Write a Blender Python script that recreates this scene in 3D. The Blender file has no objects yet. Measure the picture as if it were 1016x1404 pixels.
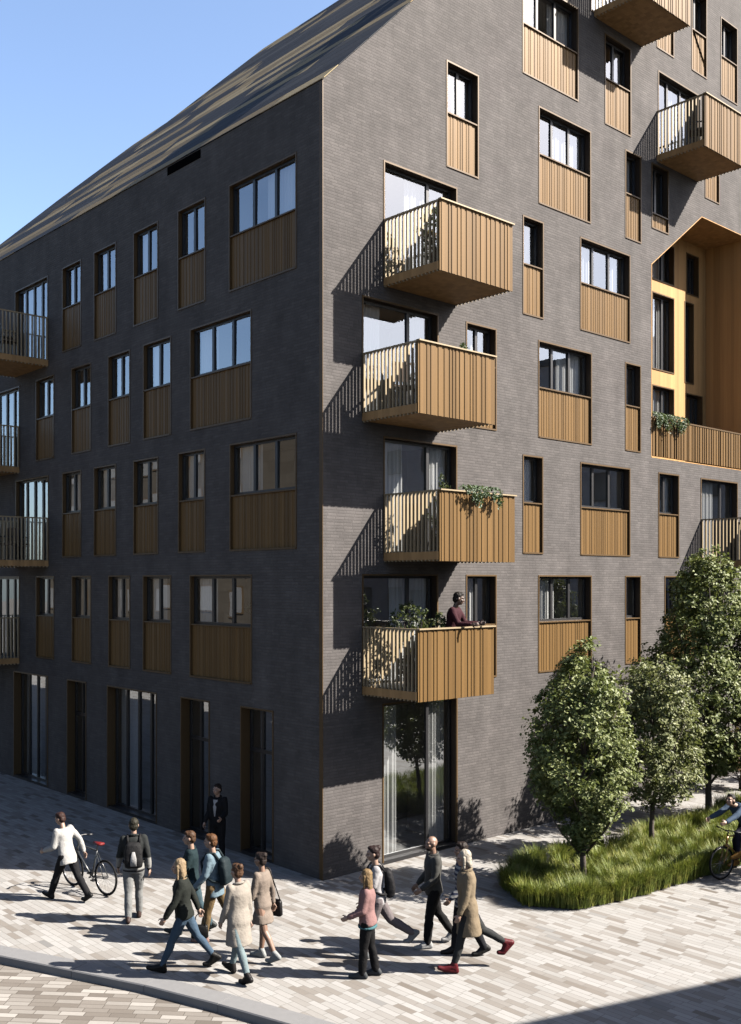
import bpy, bmesh, math, random
from mathutils import Vector, Matrix, Euler
R = math.radians
random.seed(11)
scene = bpy.context.scene
C = scene.collection

# ------------------------------------------------------------------ helpers
def link(o, parent=None):
    C.objects.link(o)
    if parent is not None: o.parent = parent
    return o
def mesh_obj(name, bm, mat, parent=None, smooth=False, loc=None, rot=None):
    me = bpy.data.meshes.new(name)
    bmesh.ops.recalc_face_normals(bm, faces=bm.faces)
    bm.to_mesh(me); bm.free()
    for m in (mat if isinstance(mat, (list, tuple)) else [mat]): me.materials.append(m)
    if smooth:
        for p in me.polygons: p.use_smooth = True
    o = link(bpy.data.objects.new(name, me), parent)
    if loc is not None: o.location = loc
    if rot is not None: o.rotation_euler = rot
    return o
def tag(o, label, cat, group=None, kind=None):
    o['label'] = label; o['category'] = cat
    if group: o['group'] = group
    if kind: o['kind'] = kind
    return o
def thing(name, label, cat, loc=(0, 0, 0), rz=0, group=None):
    o = link(bpy.data.objects.new(name, None)); o.location = loc; o.rotation_euler = (0, 0, rz)
    o.empty_display_size = .2
    return tag(o, label, cat, group)
def box(bm, x0, x1, y0, y1, z0, z1):
    v = [bm.verts.new(p) for p in ((x0,y0,z0),(x1,y0,z0),(x1,y1,z0),(x0,y1,z0),(x0,y0,z1),(x1,y0,z1),(x1,y1,z1),(x0,y1,z1))]
    for f in ((0,3,2,1),(4,5,6,7),(0,1,5,4),(1,2,6,5),(2,3,7,6),(3,0,4,7)): bm.faces.new([v[i] for i in f])
def poly(bm, pts): return bm.faces.new([bm.verts.new(p) for p in pts])
def prism(bm, pts, z0, z1):
    n = len(pts)
    a = [bm.verts.new((p[0], p[1], z0)) for p in pts]; b = [bm.verts.new((p[0], p[1], z1)) for p in pts]
    bm.faces.new(a[::-1]); bm.faces.new(b)
    for i in range(n): bm.faces.new((a[i], a[(i+1) % n], b[(i+1) % n], b[i]))
def loft(bm, rings, seg=16, cap=True):
    """rings: list of lists of Vector"""
    vr = [[bm.verts.new(p) for p in r] for r in rings]
    n = len(vr[0])
    for a, b in zip(vr, vr[1:]):
        for i in range(n): bm.faces.new((a[i], a[(i+1) % n], b[(i+1) % n], b[i]))
    if cap: bm.faces.new(vr[0][::-1]); bm.faces.new(vr[-1])
def tube(bm, pts, radii, seg=8):
    pts = [Vector(p) for p in pts]
    if not isinstance(radii, (list, tuple)): radii = [radii] * len(pts)
    rings = []; up = None
    for i, p in enumerate(pts):
        d = (pts[min(i+1, len(pts)-1)] - pts[max(i-1, 0)]).normalized()
        if up is None:
            up = Vector((0, 0, 1)) if abs(d.z) < .9 else Vector((1, 0, 0))
        a = d.cross(up).normalized(); b = a.cross(d).normalized(); up = b
        rings.append([p + radii[i]*(math.cos(t)*a + math.sin(t)*b) for t in [2*math.pi*k/seg for k in range(seg)]])
    loft(bm, rings)
def ball(bm, c, r, rot=None, seg=14):
    r = (r, r, r) if not isinstance(r, (list, tuple)) else r
    c = Vector(c); nv = seg//2+1; rings = []
    def P(x, y, z):
        v = Vector((x*r[0], y*r[1], z*r[2]))
        return bm.verts.new(c + (rot @ v if rot is not None else v))
    top, bot = P(0, 0, 1), P(0, 0, -1)
    for i in range(1, nv):
        t = math.pi*i/nv
        rings.append([P(math.sin(t)*math.cos(6.28318531*k/seg), math.sin(t)*math.sin(6.28318531*k/seg), math.cos(t)) for k in range(seg)])
    for k in range(seg):
        q = (k+1) % seg
        bm.faces.new((top, rings[0][k], rings[0][q])); bm.faces.new((bot, rings[-1][q], rings[-1][k]))
        for a, b in zip(rings, rings[1:]): bm.faces.new((a[k], b[k], b[q], a[q]))
def cap(bm, a, b, ra, rb):
    a = Vector(a); b = Vector(b)
    ball(bm, a, ra, seg=10); ball(bm, b, rb, seg=10)
    if (b-a).length > 1e-4: tube(bm, [a, b], [ra, rb], 10)
def torus(bm, c, Rr, r, axis='Y', seg=36, s2=8):
    rings = []
    for k in range(seg):
        t = 2*math.pi*k/seg
        d = Vector((math.cos(t), 0, math.sin(t)))
        rings.append([Vector(c) + d*(Rr + r*math.cos(q)) + Vector((0, r*math.sin(q), 0)) for q in [2*math.pi*j/s2 for j in range(s2)]])
    rings.append(rings[0])
    vr = [[bm.verts.new(p) for p in rr] for rr in rings[:-1]]
    for i in range(seg):
        a = vr[i]; b = vr[(i+1) % seg]
        for j in range(s2): bm.faces.new((a[j], a[(j+1) % s2], b[(j+1) % s2], b[j]))

# ------------------------------------------------------------------ materials
TONE = .33       # every base colour is scaled together; the exposure below makes up for it
class NT:
    def __init__(s, name):
        s.m = bpy.data.materials.new(name); s.m.use_nodes = True
        s.t = s.m.node_tree; s.n = s.t.nodes; s.n.clear()
        s.out = s.n.new('ShaderNodeOutputMaterial')
    def L(s, a, b): s.t.links.new(a, b)
    def inp(s, sock, v):
        if isinstance(v, bpy.types.NodeSocket): s.L(v, sock)
        elif isinstance(v, (tuple, list)) and len(v) == 3 and sock.type == 'RGBA': sock.default_value = (*v, 1)
        else: sock.default_value = v
    def math(s, op, a, b=0., c=0.):
        n = s.n.new('ShaderNodeMath'); n.operation = op
        s.inp(n.inputs[0], a); s.inp(n.inputs[1], b); s.inp(n.inputs[2], c)
        return n.outputs[0]
    def mix(s, f, a, b, mode='MIX'):
        n = s.n.new('ShaderNodeMix'); n.data_type = 'RGBA'; n.blend_type = mode
        s.inp(n.inputs[0], f); s.inp(n.inputs[6], a); s.inp(n.inputs[7], b)
        return n.outputs[2]
    def ramp(s, f, stops, interp='LINEAR'):
        n = s.n.new('ShaderNodeValToRGB'); n.color_ramp.interpolation = interp
        e = n.color_ramp.elements
        while len(e) > 1: e.remove(e[-1])
        e[0].position = stops[0][0]; e[0].color = (*stops[0][1], 1)
        for p, c in stops[1:]:
            x = e.new(p); x.color = (*c, 1)
        s.inp(n.inputs[0], f); return n.outputs[0]
    def noise(s, scale, detail=3, vec=None, rough=.55):
        n = s.n.new('ShaderNodeTexNoise'); n.inputs['Scale'].default_value = scale
        n.inputs['Detail'].default_value = detail; n.inputs['Roughness'].default_value = rough
        if vec is not None: s.L(vec, n.inputs['Vector'])
        return n.outputs['Fac']
    def obj(s):
        return s.n.new('ShaderNodeTexCoord').outputs['Object']
    def pos(s):
        return s.n.new('ShaderNodeNewGeometry').outputs['Position']
    def sep(s, v):
        n = s.n.new('ShaderNodeSeparateXYZ'); s.L(v, n.inputs[0]); return n.outputs
    def comb(s, x, y, z=0.):
        n = s.n.new('ShaderNodeCombineXYZ'); s.inp(n.inputs[0], x); s.inp(n.inputs[1], y); s.inp(n.inputs[2], z); return n.outputs[0]
    def white(s, vec):
        n = s.n.new('ShaderNodeTexWhiteNoise'); n.noise_dimensions = '3D'; s.L(vec, n.inputs['Vector']); return n.outputs['Value']
    def bump(s, h, strength=.4, dist=.01):
        n = s.n.new('ShaderNodeBump'); n.inputs['Strength'].default_value = strength; n.inputs['Distance'].default_value = dist
        s.L(h, n.inputs['Height']); return n.outputs[0]
    def bsdf(s, col, rough=.6, metal=0., spec=.5, normal=None, sheen=0):
        b = s.n.new('ShaderNodeBsdfPrincipled')
        col = tuple(c*TONE for c in col) if isinstance(col, tuple) else s.mix(1., col, (TONE, TONE, TONE), 'MULTIPLY')
        s.inp(b.inputs['Base Color'], col); s.inp(b.inputs['Roughness'], rough); s.inp(b.inputs['Metallic'], metal)
        b.inputs['Specular IOR Level'].default_value = spec
        if normal is not None: s.L(normal, b.inputs['Normal'])
        return b
    def done(s, sh):
        s.L(sh, s.out.inputs[0]); return s.m

def plain(name, col, rough=.6, metal=0., spec=.4, nscale=12., namt=.18, bump=0., bscale=60.):
    t = NT(name); p = t.obj()
    n = t.noise(nscale, 4, p)
    k = t.math('MULTIPLY_ADD', n, 2*namt, 1-namt)
    col2 = t.mix(1., col, t.comb(k, k, k), 'MULTIPLY')
    nor = t.bump(t.noise(bscale, 4, p), bump, .012 if bscale < 50 else .006) if bump else None
    return t.done(t.bsdf(col2, rough, metal, spec, nor).outputs[0])

def bricks(name, mode, bw, bh, stops, mortar, mw, rough=.75, big=.25, bigscale=.8, bump=.4, rnd_off=True, spec=.06, dist=.006, metal=0., streak=0., patch=0.):
    t = NT(name); x, y, z = t.sep(t.pos())
    if mode == 'wall': u, v = t.math('ADD', x, y), z
    elif mode == 'pave': u, v = y, x
    elif mode == 'roof': u, v = y, x
    elif mode == 'diag':
        u = t.math('SUBTRACT', t.math('MULTIPLY', x, .676), t.math('MULTIPLY', y, .737))
        v = t.math('ADD', t.math('MULTIPLY', x, .737), t.math('MULTIPLY', y, .676))
    vr = t.math('DIVIDE', v, bh); row = t.math('FLOOR', vr); fv = t.math('FRACT', vr)
    if rnd_off: off = t.white(t.comb(row, 3.3, 1.7))
    else: off = t.math('MULTIPLY', t.math('MODULO', t.math('ABSOLUTE', row), 2.), .5)
    ur = t.math('ADD', t.math('DIVIDE', u, bw), off)
    col = t.math('FLOOR', ur); fu = t.math('FRACT', ur)
    rv = t.white(t.comb(col, row, .5))
    if patch:   # neighbouring pieces come from the same pallet: tones gather in patches
        pn = t.noise(patch, 2, t.comb(col, row, 2.))
        rv = t.math('ADD', t.math('MULTIPLY', rv, .7), t.math('MULTIPLY', t.math('SUBTRACT', pn, .25), .6))
    c = t.ramp(rv, stops)
    du = t.math('MULTIPLY', t.math('MINIMUM', fu, t.math('SUBTRACT', 1., fu)), bw)
    dv = t.math('MULTIPLY', t.math('MINIMUM', fv, t.math('SUBTRACT', 1., fv)), bh)
    d = t.math('MINIMUM', du, dv)
    mk = t.n.new('ShaderNodeMapRange'); t.L(d, mk.inputs[0]); mk.inputs[1].default_value = mw*.35; mk.inputs[2].default_value = mw
    m = mk.outputs[0]
    c = t.mix(m, mortar, c)
    n1 = t.noise(bigscale, 5, t.pos(), .6); n2 = t.noise(14., 3, t.pos())
    k = t.math('MULTIPLY_ADD', t.math('ADD', t.math('MULTIPLY', n1, .7), t.math('MULTIPLY', n2, .3)), 2*big, 1-big)
    c = t.mix(1., c, t.comb(k, k, k), 'MULTIPLY')
    if streak:
        st = t.noise(1., 4, t.comb(t.math('MULTIPLY', u, 1.9), t.math('MULTIPLY', z, .45), 4.), .6)
        k2 = t.math('MULTIPLY_ADD', st, 2*streak, 1-streak)
        c = t.mix(1., c, t.comb(k2, k2, k2), 'MULTIPLY')
    h = t.math('ADD', t.math('MULTIPLY', m, .8), t.math('ADD', t.math('MULTIPLY', rv, .35), t.math('MULTIPLY', n2, .3)))
    return t.done(t.bsdf(c, rough, metal, spec, t.bump(h, bump, dist)).outputs[0])

M = {}
M['brick'] = bricks('dark_long_brick', 'wall', .235, .062,
    [(0, (.105,.098,.096)), (.35, (.115,.107,.105)), (.7, (.123,.114,.112)), (1, (.135,.125,.122))], (.106,.098,.096), .012,
    rough=.8, big=.5, bigscale=1.7, bump=.5, streak=.34)
M['paver'] = bricks('cream_pavers', 'pave', .37, .115,
    [(0, (.150,.132,.115)), (.17, (.225,.203,.182)), (.36, (.315,.302,.288)), (.66, (.395,.388,.380)), (.84, (.33,.323,.313)), (1, (.20,.198,.197))], (.20,.19,.177), .006,
    rough=.8, big=.16, bigscale=.5, bump=.35, patch=.42)
M['street'] = bricks('street_setts', 'diag', .36, .13,
    [(0, (.145,.128,.112)), (.28, (.190,.170,.150)), (.5, (.235,.215,.194)), (.68, (.29,.272,.250)), (.84, (.40,.380,.355)), (1, (.31,.29,.268))], (.14,.125,.11), .010,
    rough=.85, big=.16, bigscale=.4, bump=.4, patch=.6)
M['rooftile'] = bricks('slate_and_gold_roof', 'roof', 3.1, .40,
    [(0, (.016,.020,.030)), (.30, (.024,.030,.042)), (.44, (.036,.042,.052)), (.48, (.20,.155,.09)), (.70, (.31,.235,.125)), (.86, (.42,.34,.20)), (.89, (.03,.035,.045)), (1, (.055,.06,.068))], (.01,.01,.012), .02,
    rough=.75, big=.2, bigscale=1.5, bump=.5, dist=.02, spec=.08)
M['kerb'] = plain('grey_granite_kerb', (.21,.21,.215), .7, nscale=9, namt=.12, bump=.2)
M['soil'] = plain('dark_soil', (.06,.045,.03), .95, nscale=20, namt=.4, bump=.8, bscale=30)

def bronze(name, col, metal=.12, rough=.5):
    t = NT(name); p = t.obj(); x, y, z = t.sep(p)
    rib = t.white(t.comb(t.math('FLOOR', t.math('DIVIDE', x, .118)), t.math('FLOOR', t.math('DIVIDE', y, .118)), 1.))
    w = t.noise(1., 3, t.comb(t.math('MULTIPLY', x, 16.), t.math('MULTIPLY', y, 16.), t.math('MULTIPLY', z, .8)))
    k = t.math('ADD', t.math('MULTIPLY', rib, .36), t.math('MULTIPLY_ADD', w, .3, .68))
    c = t.mix(1., col, t.comb(k, k, k), 'MULTIPLY')
    return t.done(t.bsdf(c, rough, metal, .10, t.bump(t.noise(24., 3, p), .06, .01)).outputs[0])
M['bronze'] = bronze('ribbed_bronze', (.176,.103,.038))
M['bronze_soffit'] = bronze('bronze_soffit', (.50,.305,.140), .05, .6)
M['bronze_frame'] = plain('bronze_frame', (.125,.078,.036), .45, .15, .15, nscale=6, namt=.12)
M['bronze_rail'] = plain('pale_bronze_rail', (.42,.335,.215), .45, .1, .15, nscale=6, namt=.12)
M['gold'] = bronze('golden_recess_cladding', (.56,.325,.135), .03, .6)
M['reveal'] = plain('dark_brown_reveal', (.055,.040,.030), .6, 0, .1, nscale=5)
M['sash'] = plain('anthracite_sash', (.022,.022,.025), .4, .2, nscale=5)
M['interior'] = plain('dim_room', (.60,.57,.53), .9, nscale=1.3, namt=.3)
M['black'] = plain('black_slot', (.004,.004,.005), .9, 0, 0.)
def glass(name, base, tint=(.62,.66,.68)):
    t = NT(name)
    g = t.n.new('ShaderNodeBsdfGlossy'); g.inputs['Roughness'].default_value = .008; g.inputs['Color'].default_value = (.70,.73,.76,1)
    g2 = t.bump(t.noise(1.3, 2, t.pos()), .012, .05); t.L(g2, g.inputs['Normal'])
    tr = t.n.new('ShaderNodeBsdfTransparent'); tr.inputs['Color'].default_value = (*tint, 1)
    lw = t.n.new('ShaderNodeLayerWeight'); lw.inputs['Blend'].default_value = .5
    f = t.math('MULTIPLY_ADD', t.math('POWER', lw.outputs['Facing'], 3.), .65, base)
    mx = t.n.new('ShaderNodeMixShader'); t.inp(mx.inputs[0], f); t.L(tr.outputs[0], mx.inputs[1]); t.L(g.outputs[0], mx.inputs[2])
    return t.done(mx.outputs[0])
M['glass'] = glass('coated_window_glass', .23, (.86,.88,.89))
M['glass_dark'] = glass('shopfront_glass', .34, (.75,.77,.78))
def curtain_mat():
    t = NT('white_sheer_curtain'); x, y, z = t.sep(t.obj())
    k = t.math('MULTIPLY_ADD', t.noise(1., 2, t.comb(t.math('MULTIPLY', x, 22.), 0., t.math('MULTIPLY', z, .5))), .3, .75)
    c = t.mix(1., (1.2,1.19,1.17), t.comb(k, k, k), 'MULTIPLY')
    d = t.bsdf(c, .9, 0, .1); tl = t.n.new('ShaderNodeBsdfTranslucent'); tl.inputs[0].default_value = (.2,.197,.19,1)
    mx = t.n.new('ShaderNodeMixShader'); mx.inputs[0].default_value = .25
    t.L(d.outputs[0], mx.inputs[1]); t.L(tl.outputs[0], mx.inputs[2]); return t.done(mx.outputs[0])
M['curtain'] = curtain_mat()
def leaf_mat(name, cols, trans=.3, scale=2.2):
    t = NT(name); p = t.pos()
    n = t.noise(scale, 3, p); n2 = t.white(t.comb(*[t.math('FLOOR', t.math('MULTIPLY', q, 9.)) for q in t.sep(p)]))
    f = t.math('ADD', t.math('MULTIPLY', n, .6), t.math('MULTIPLY', n2, .4))
    c = t.ramp(f, [(.2, cols[0]), (.5, cols[1]), (.8, cols[2])])
    d = t.bsdf(c, .55, 0, .22); tl = t.n.new('ShaderNodeBsdfTranslucent'); t.L(t.mix(1., t.mix(.5, c, (.18,.22,.03)), (TONE, TONE, TONE), 'MULTIPLY'), tl.inputs[0])
    mx = t.n.new('ShaderNodeMixShader'); mx.inputs[0].default_value = trans
    t.L(d.outputs[0], mx.inputs[1]); t.L(tl.outputs[0], mx.inputs[2]); return t.done(mx.outputs[0])
M['leaf'] = leaf_mat('tree_leaves', [(.095,.135,.030), (.195,.240,.070), (.40,.43,.18)])
M['leaf_b'] = leaf_mat('tree_leaves_olive', [(.10,.130,.038), (.205,.235,.085), (.41,.42,.20)])
M['grassy'] = leaf_mat('ornamental_grass_blades', [(.10,.150,.024), (.23,.285,.045), (.40,.38,.085)], .3, 1.1)
M['shrub'] = leaf_mat('potted_shrub_leaves', [(.035,.06,.02), (.07,.10,.035), (.14,.15,.06)])
M['trail'] = leaf_mat('trailing_plant_leaves', [(.05,.09,.04), (.09,.15,.07), (.18,.24,.14)])
M['rust'] = leaf_mat('rusty_shrub_leaves', [(.10,.05,.03), (.20,.11,.05), (.22,.17,.06)])
M['bark'] = plain('tree_bark', (.085,.065,.05), .9, nscale=18, namt=.35, bump=.7, bscale=40)
M['pot'] = plain('terracotta_pot', (.17,.08,.05), .8)
M['pot_dark'] = plain('charcoal_pot', (.035,.035,.036), .7)

# ------------------------------------------------------------------ setting: ground, street, kerb
def plaza_mesh():
    bm = bmesh.new()
    prism(bm, KERB_IN + [(4., -90.), (150., -90.), (150., 150.), (-62., 150.)], -.30, 0.)
    return bm
KERB = [(-60.,149.), (-22.,43.), (-9.6,8.6), (-7.7,3.7), (-6.95,1.8), (-6.36,.34), (-5.8,-1.0), (-5.28,-2.24), (-4.86,-3.53), (-4.52,-4.74), (-4.22,-6.0), (-3.9,-7.6), (-3.3,-11.5), (-2.6,-18), (3.,-89.)]
def offset_line(pts, d):
    out = []
    for i, p in enumerate(pts):
        a = Vector(pts[max(i-1, 0)]); b = Vector(pts[min(i+1, len(pts)-1)])
        t = (b-a).normalized(); n = Vector((-t.y, t.x)); out.append((p[0]+n.x*d, p[1]+n.y*d))
    return out
KERB_IN = offset_line(KERB, .36)
bm = bmesh.new(); poly(bm, [(-300,-300,-.12), (300,-300,-.12), (300,300,-.12), (-300,300,-.12)])
g = mesh_obj('street', bm, M['street']); g['kind'] = 'structure'; g['label'] = 'patterned stone sett street below the kerb'
g = mesh_obj('pavement', plaza_mesh(), M['paver']); g['kind'] = 'structure'; g['label'] = 'cream and brown paved plaza around the building'
bm = bmesh.new()
def resample(pts, step):
    out = [Vector(pts[0])]
    for p, q in zip(pts, pts[1:]):
        p, q = Vector(p), Vector(q); n = max(1, round((q-p).length/step))
        out += [p.lerp(q, k/n) for k in range(1, n+1)]
    return out
A = resample(KERB[1:-1], 1.0); B = [Vector(v) for v in offset_line(A, .353)]
for i in range(len(A)-1):                                        # one granite stone after another, 8 mm joints
    d = (A[i+1]-A[i]).normalized()*.004; ra = random.Random(i); e = ra.uniform(0, .005)
    rings = []
    for p, q in ((A[i]+d, B[i]+d), (A[i+1]-d, B[i+1]-d)):
        n = (q-p).normalized()*.014
        rings.append([Vector((p.x, p.y, -.3)), Vector((p.x, p.y, -.014+e)), Vector((p.x+n.x, p.y+n.y, .003+e)), Vector((q.x, q.y, .003+e)), Vector((q.x, q.y, -.3))])
    loft(bm, rings)
g = mesh_obj('kerb', bm, M['kerb']); g['kind'] = 'structure'; g['label'] = 'curving grey granite kerb'

# ------------------------------------------------------------------ the apartment building
BLD = thing('apartment_building', 'dark brick apartment block with bronze balconies, ribbed window panels and a steep gable', 'building')
EAVE = 15.8
FT = [3.2, 6.05, 8.92, 11.74, 14.62, 17.4, 20.25, 23.0]     # heads of the openings, floor by floor
SILL, PAN = 1.13, 2.36
WIN = []      # facade, a0, a1, z0(bottom), zs(sill), z1(top), panes, style
def w(fac, a0, a1, fl, panes, style='window', z0=None, zs=None, z1=None):
    T = FT[fl] if z1 is None else z1
    if style == 'door':
        zz = T-2.5 if z0 is None else z0
        WIN.append((fac, a0, a1, zz, zz, T, panes, style))
    else:
        WIN.append((fac, a0, a1, (T-PAN if z0 is None else z0), (T-SILL if zs is None else zs), T, panes, style))
# right (sunny) facade: a = x
w('R', 3.53, 4.60, 5, 2); w('R', 6.16, 8.38, 6, 3, z1=20.35); w('R', 9.52, 10.73, 6, 2, z1=20.15); w('R', 6.77, 8.91, 5, 3)
w('R', 10.45, 11.22, 5, 1); w('R', 11.72, 12.60, 5, 2, z0=15.6, zs=16.05); w('R', 13.81, 14.67, 7, 2); w('R', 15.47, 16.49, 7, 2, z1=22.8)
w('R', 11.97, 12.87, 7, 1); w('R', 14.55, 15.4, 6, 2, z1=19.5); w('R', 3.4, 5.3, 7, 3); w('R', 8.9, 11.2, 7, 2, 'door', z0=20.5)
w('R', 12.05, 14.18, 6, 3, 'door', z0=17.62, z1=20.04)
w('R', 1.63, 3.88, 4, 2, 'door', z0=12.13, z1=14.66); w('R', 1.03, 3.28, 3, 2, 'door', z0=9.25); w('R', 1.63, 3.88, 2, 2, 'door', z0=6.38); w('R', 1.03, 3.27, 1, 2, 'door', z0=3.58)
w('R', 4.17, 5.22, 3, 2, zs=10.85); w('R', 4.17, 5.22, 1, 2)
w('R', 6.17, 6.97, 4, 1); w('R', 8.45, 10.69, 4, 3); w('R', 6.76, 8.95, 3, 3); w('R', 10.45, 11.2, 3, 1); w('R', 6.17, 6.95, 2, 1)
w('R', 8.46, 10.69, 2, 3); w('R', 12.06, 13.14, 2, 2); w('R', 14.32, 16.5, 2, 2, 'door', z0=6.4); w('R', 6.76, 8.94, 1, 3)
w('R', 10.45, 11.2, 1, 1); w('R', 12.38, 14.3, 1, 3)
w('R', 1.60, 3.89, 0, 2, 'door', z0=.05, z1=3.36)
# left (shaded) facade: a = y, given far end first
w('L', .83, 3.23, 4, 3); w('L', 4.15, 5.33, 4, 2); w('L', 6.21, 7.4, 4, 2); w('L', 8.27, 9.47, 4, 2); w('L', 10.19, 11.32, 4, 2); w('L', 12.22, 14.45, 4, 4, 'door', z0=12.12)
w('L', 2.38, 4.80, 3, 3); w('L', 5.62, 6.92, 3, 2); w('L', 7.56, 8.70, 3, 2); w('L', 9.63, 10.76, 3, 2); w('L', 11.83, 13.01, 3, 2); w('L', 14.14, 16.4, 3, 4, 'door', z0=9.25)
w('L', .83, 3.20, 2, 3); w('L', 4.17, 5.31, 2, 2); w('L', 6.21, 7.4, 2, 2); w('L', 8.28, 9.47, 2, 2); w('L', 10.19, 11.32, 2, 2); w('L', 12.18, 14.4, 2, 4, 'door', z0=6.38)
w('L', 2.37, 4.81, 1, 3); w('L', 5.62, 6.93, 1, 2); w('L', 7.56, 8.68, 1, 2); w('L', 9.63, 10.74, 1, 2); w('L', 11.83, 13.0, 1, 2); w('L', 14.14, 16.4, 1, 4, 'door', z0=3.52)
w('L', 1.61, 2.79, 0, 2, 'shop', z0=.04, zs=.04); w('L', 3.99, 5.2, 0, 2, 'shop', z0=.04, zs=.04); w('L', 6.28, 8.75, 0, 4, 'shop', z0=.04, zs=.04)
w('L', 9.9, 11.03, 0, 2, 'shop', z0=.04, zs=.04); w('L', 12.22, 14.55, 0, 4, 'shop', z0=.04, zs=.04)

REC = [(11.72, 9.30), (17.2, 9.30), (17.2, 16.55), (14.38, 16.55), (11.72, 14.61)]       # the golden recess in the sunny facade
RD = 1.45
XE, ZT = 30., 26.2
def fill_with_holes(outer, holes, to3):
    bm = bmesh.new(); edges = []
    for ring in [outer] + holes:
        vs = [bm.verts.new(to3(*p)) for p in ring]
        for i in range(len(vs)): edges.append(bm.edges.new((vs[i], vs[(i+1) % len(vs)])))
    bmesh.ops.triangle_fill(bm, use_beauty=True, use_dissolve=False, edges=edges)
    return bm
def holes_for(fac):
    return [[(a0, z0), (a1, z0), (a1, z1), (a0, z1)] for (f, a0, a1, z0, zs, z1, n, s) in WIN if f == fac]
bm = fill_with_holes([(0, -.3), (XE, -.3), (XE, ZT), (10.4, ZT), (0, EAVE)], holes_for('R') + [REC], lambda a, z: (a, 0, z))
mesh_obj('wall', bm, M['brick'], BLD)
bm = fill_with_holes([(0, -.3), (22, -.3), (22, EAVE), (0, EAVE)], holes_for('L'), lambda a, z: (0, a, z))
mesh_obj('wall', bm, M['brick'], BLD)
bm = bmesh.new()                                                    # the hidden back of the block
poly(bm, [(XE,0,-.3), (XE,16,-.3), (XE,16,ZT), (XE,0,ZT)]); poly(bm, [(0,22,-.3), (19,22,-.3), (19,22,EAVE), (6.6,22,22.2), (0,22,EAVE)])
poly(bm, [(19,22,-.3), (19,16,-.3), (19,16,EAVE), (19,22,EAVE)]); poly(bm, [(19,16,-.3), (XE,16,-.3), (XE,16,ZT), (10.4,16,ZT), (10.4,16,EAVE), (19,16,EAVE)])
poly(bm, [(10.4,.0,ZT), (XE,0,ZT), (XE,16,ZT), (10.4,16,ZT)])
mesh_obj('wall', bm, M['brick'], BLD)
# roof: a thin slab lying on the 45 degree slope
low = [(-.012, -.008), (-.012, 21.9)]; top = [(2.3, 21.5), (4.5, 20.7), (6.5, 18.9), (7.45, 13.2), (8.8, 9.3), (10.42, 4.), (10.42, -.008)]
bm = bmesh.new(); ring = low + top; t = .022
lo = [bm.verts.new((x, y, EAVE+x+.01)) for x, y in ring]; hi = [bm.verts.new((x-t*.7, y, EAVE+x+t*.7)) for x, y in ring]
bm.faces.new(lo[::-1]); bm.faces.new(hi)
for i in range(len(ring)): bm.faces.new((lo[i], lo[(i+1) % len(ring)], hi[(i+1) % len(ring)], hi[i]))
mesh_obj('roof', bm, M['rooftile'], BLD)
bm = bmesh.new()
poly(bm, [(10.4,0,ZT-.02), (10.4,16,ZT-.02), (18.9,22,EAVE), (18.9,0,EAVE)]); poly(bm, [(10.4,4,ZT), (8.8,9.3,24.5), (6.5,18.9,22.2), (18.9,22,EAVE), (10.4,16,ZT)]); poly(bm, [(6.5,18.9,22.2), (0,21.9,EAVE), (18.9,22,EAVE)])
mesh_obj('roof', bm, M['rooftile'], BLD)
bm = bmesh.new(); box(bm, -.012, .02, 4.36, 5.78, 15.58, 15.77); mesh_obj('gutter_slot', bm, M['black'], BLD)
bm = bmesh.new(); box(bm, -.016, -.001, -.004, .10, 0.006, EAVE-.03); mesh_obj('corner_trim', bm, M['bronze_frame'], BLD)

def ribbed(bm, x0, x1, yb, depth, z0, z1, pitch=.12, rng=random, thick=.03):
    """a ribbed sheet facing -y: its valleys at yb, its ribs at yb-depth"""
    pts = [(x0, yb)]; x = x0 + .03
    while x < x1 - .05:
        ww = pitch*rng.choice((.5, .7, 1., 1.3)); gap = pitch*rng.choice((.22, .3, .42))
        if x + ww > x1 - .03: break
        pts += [(x, yb), (x+.012, yb-depth), (x+ww-.012, yb-depth), (x+ww, yb)]; x += ww + gap
    pts.append((x1, yb))
    pts2 = pts + [(x1, yb+thick), (x0, yb+thick)]
    clean = [pts2[0]]
    for p in pts2[1:]:
        if abs(p[0]-clean[-1][0]) + abs(p[1]-clean[-1][1]) > 1e-5: clean.append(p)
    prism(bm, clean, z0, z1)

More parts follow.
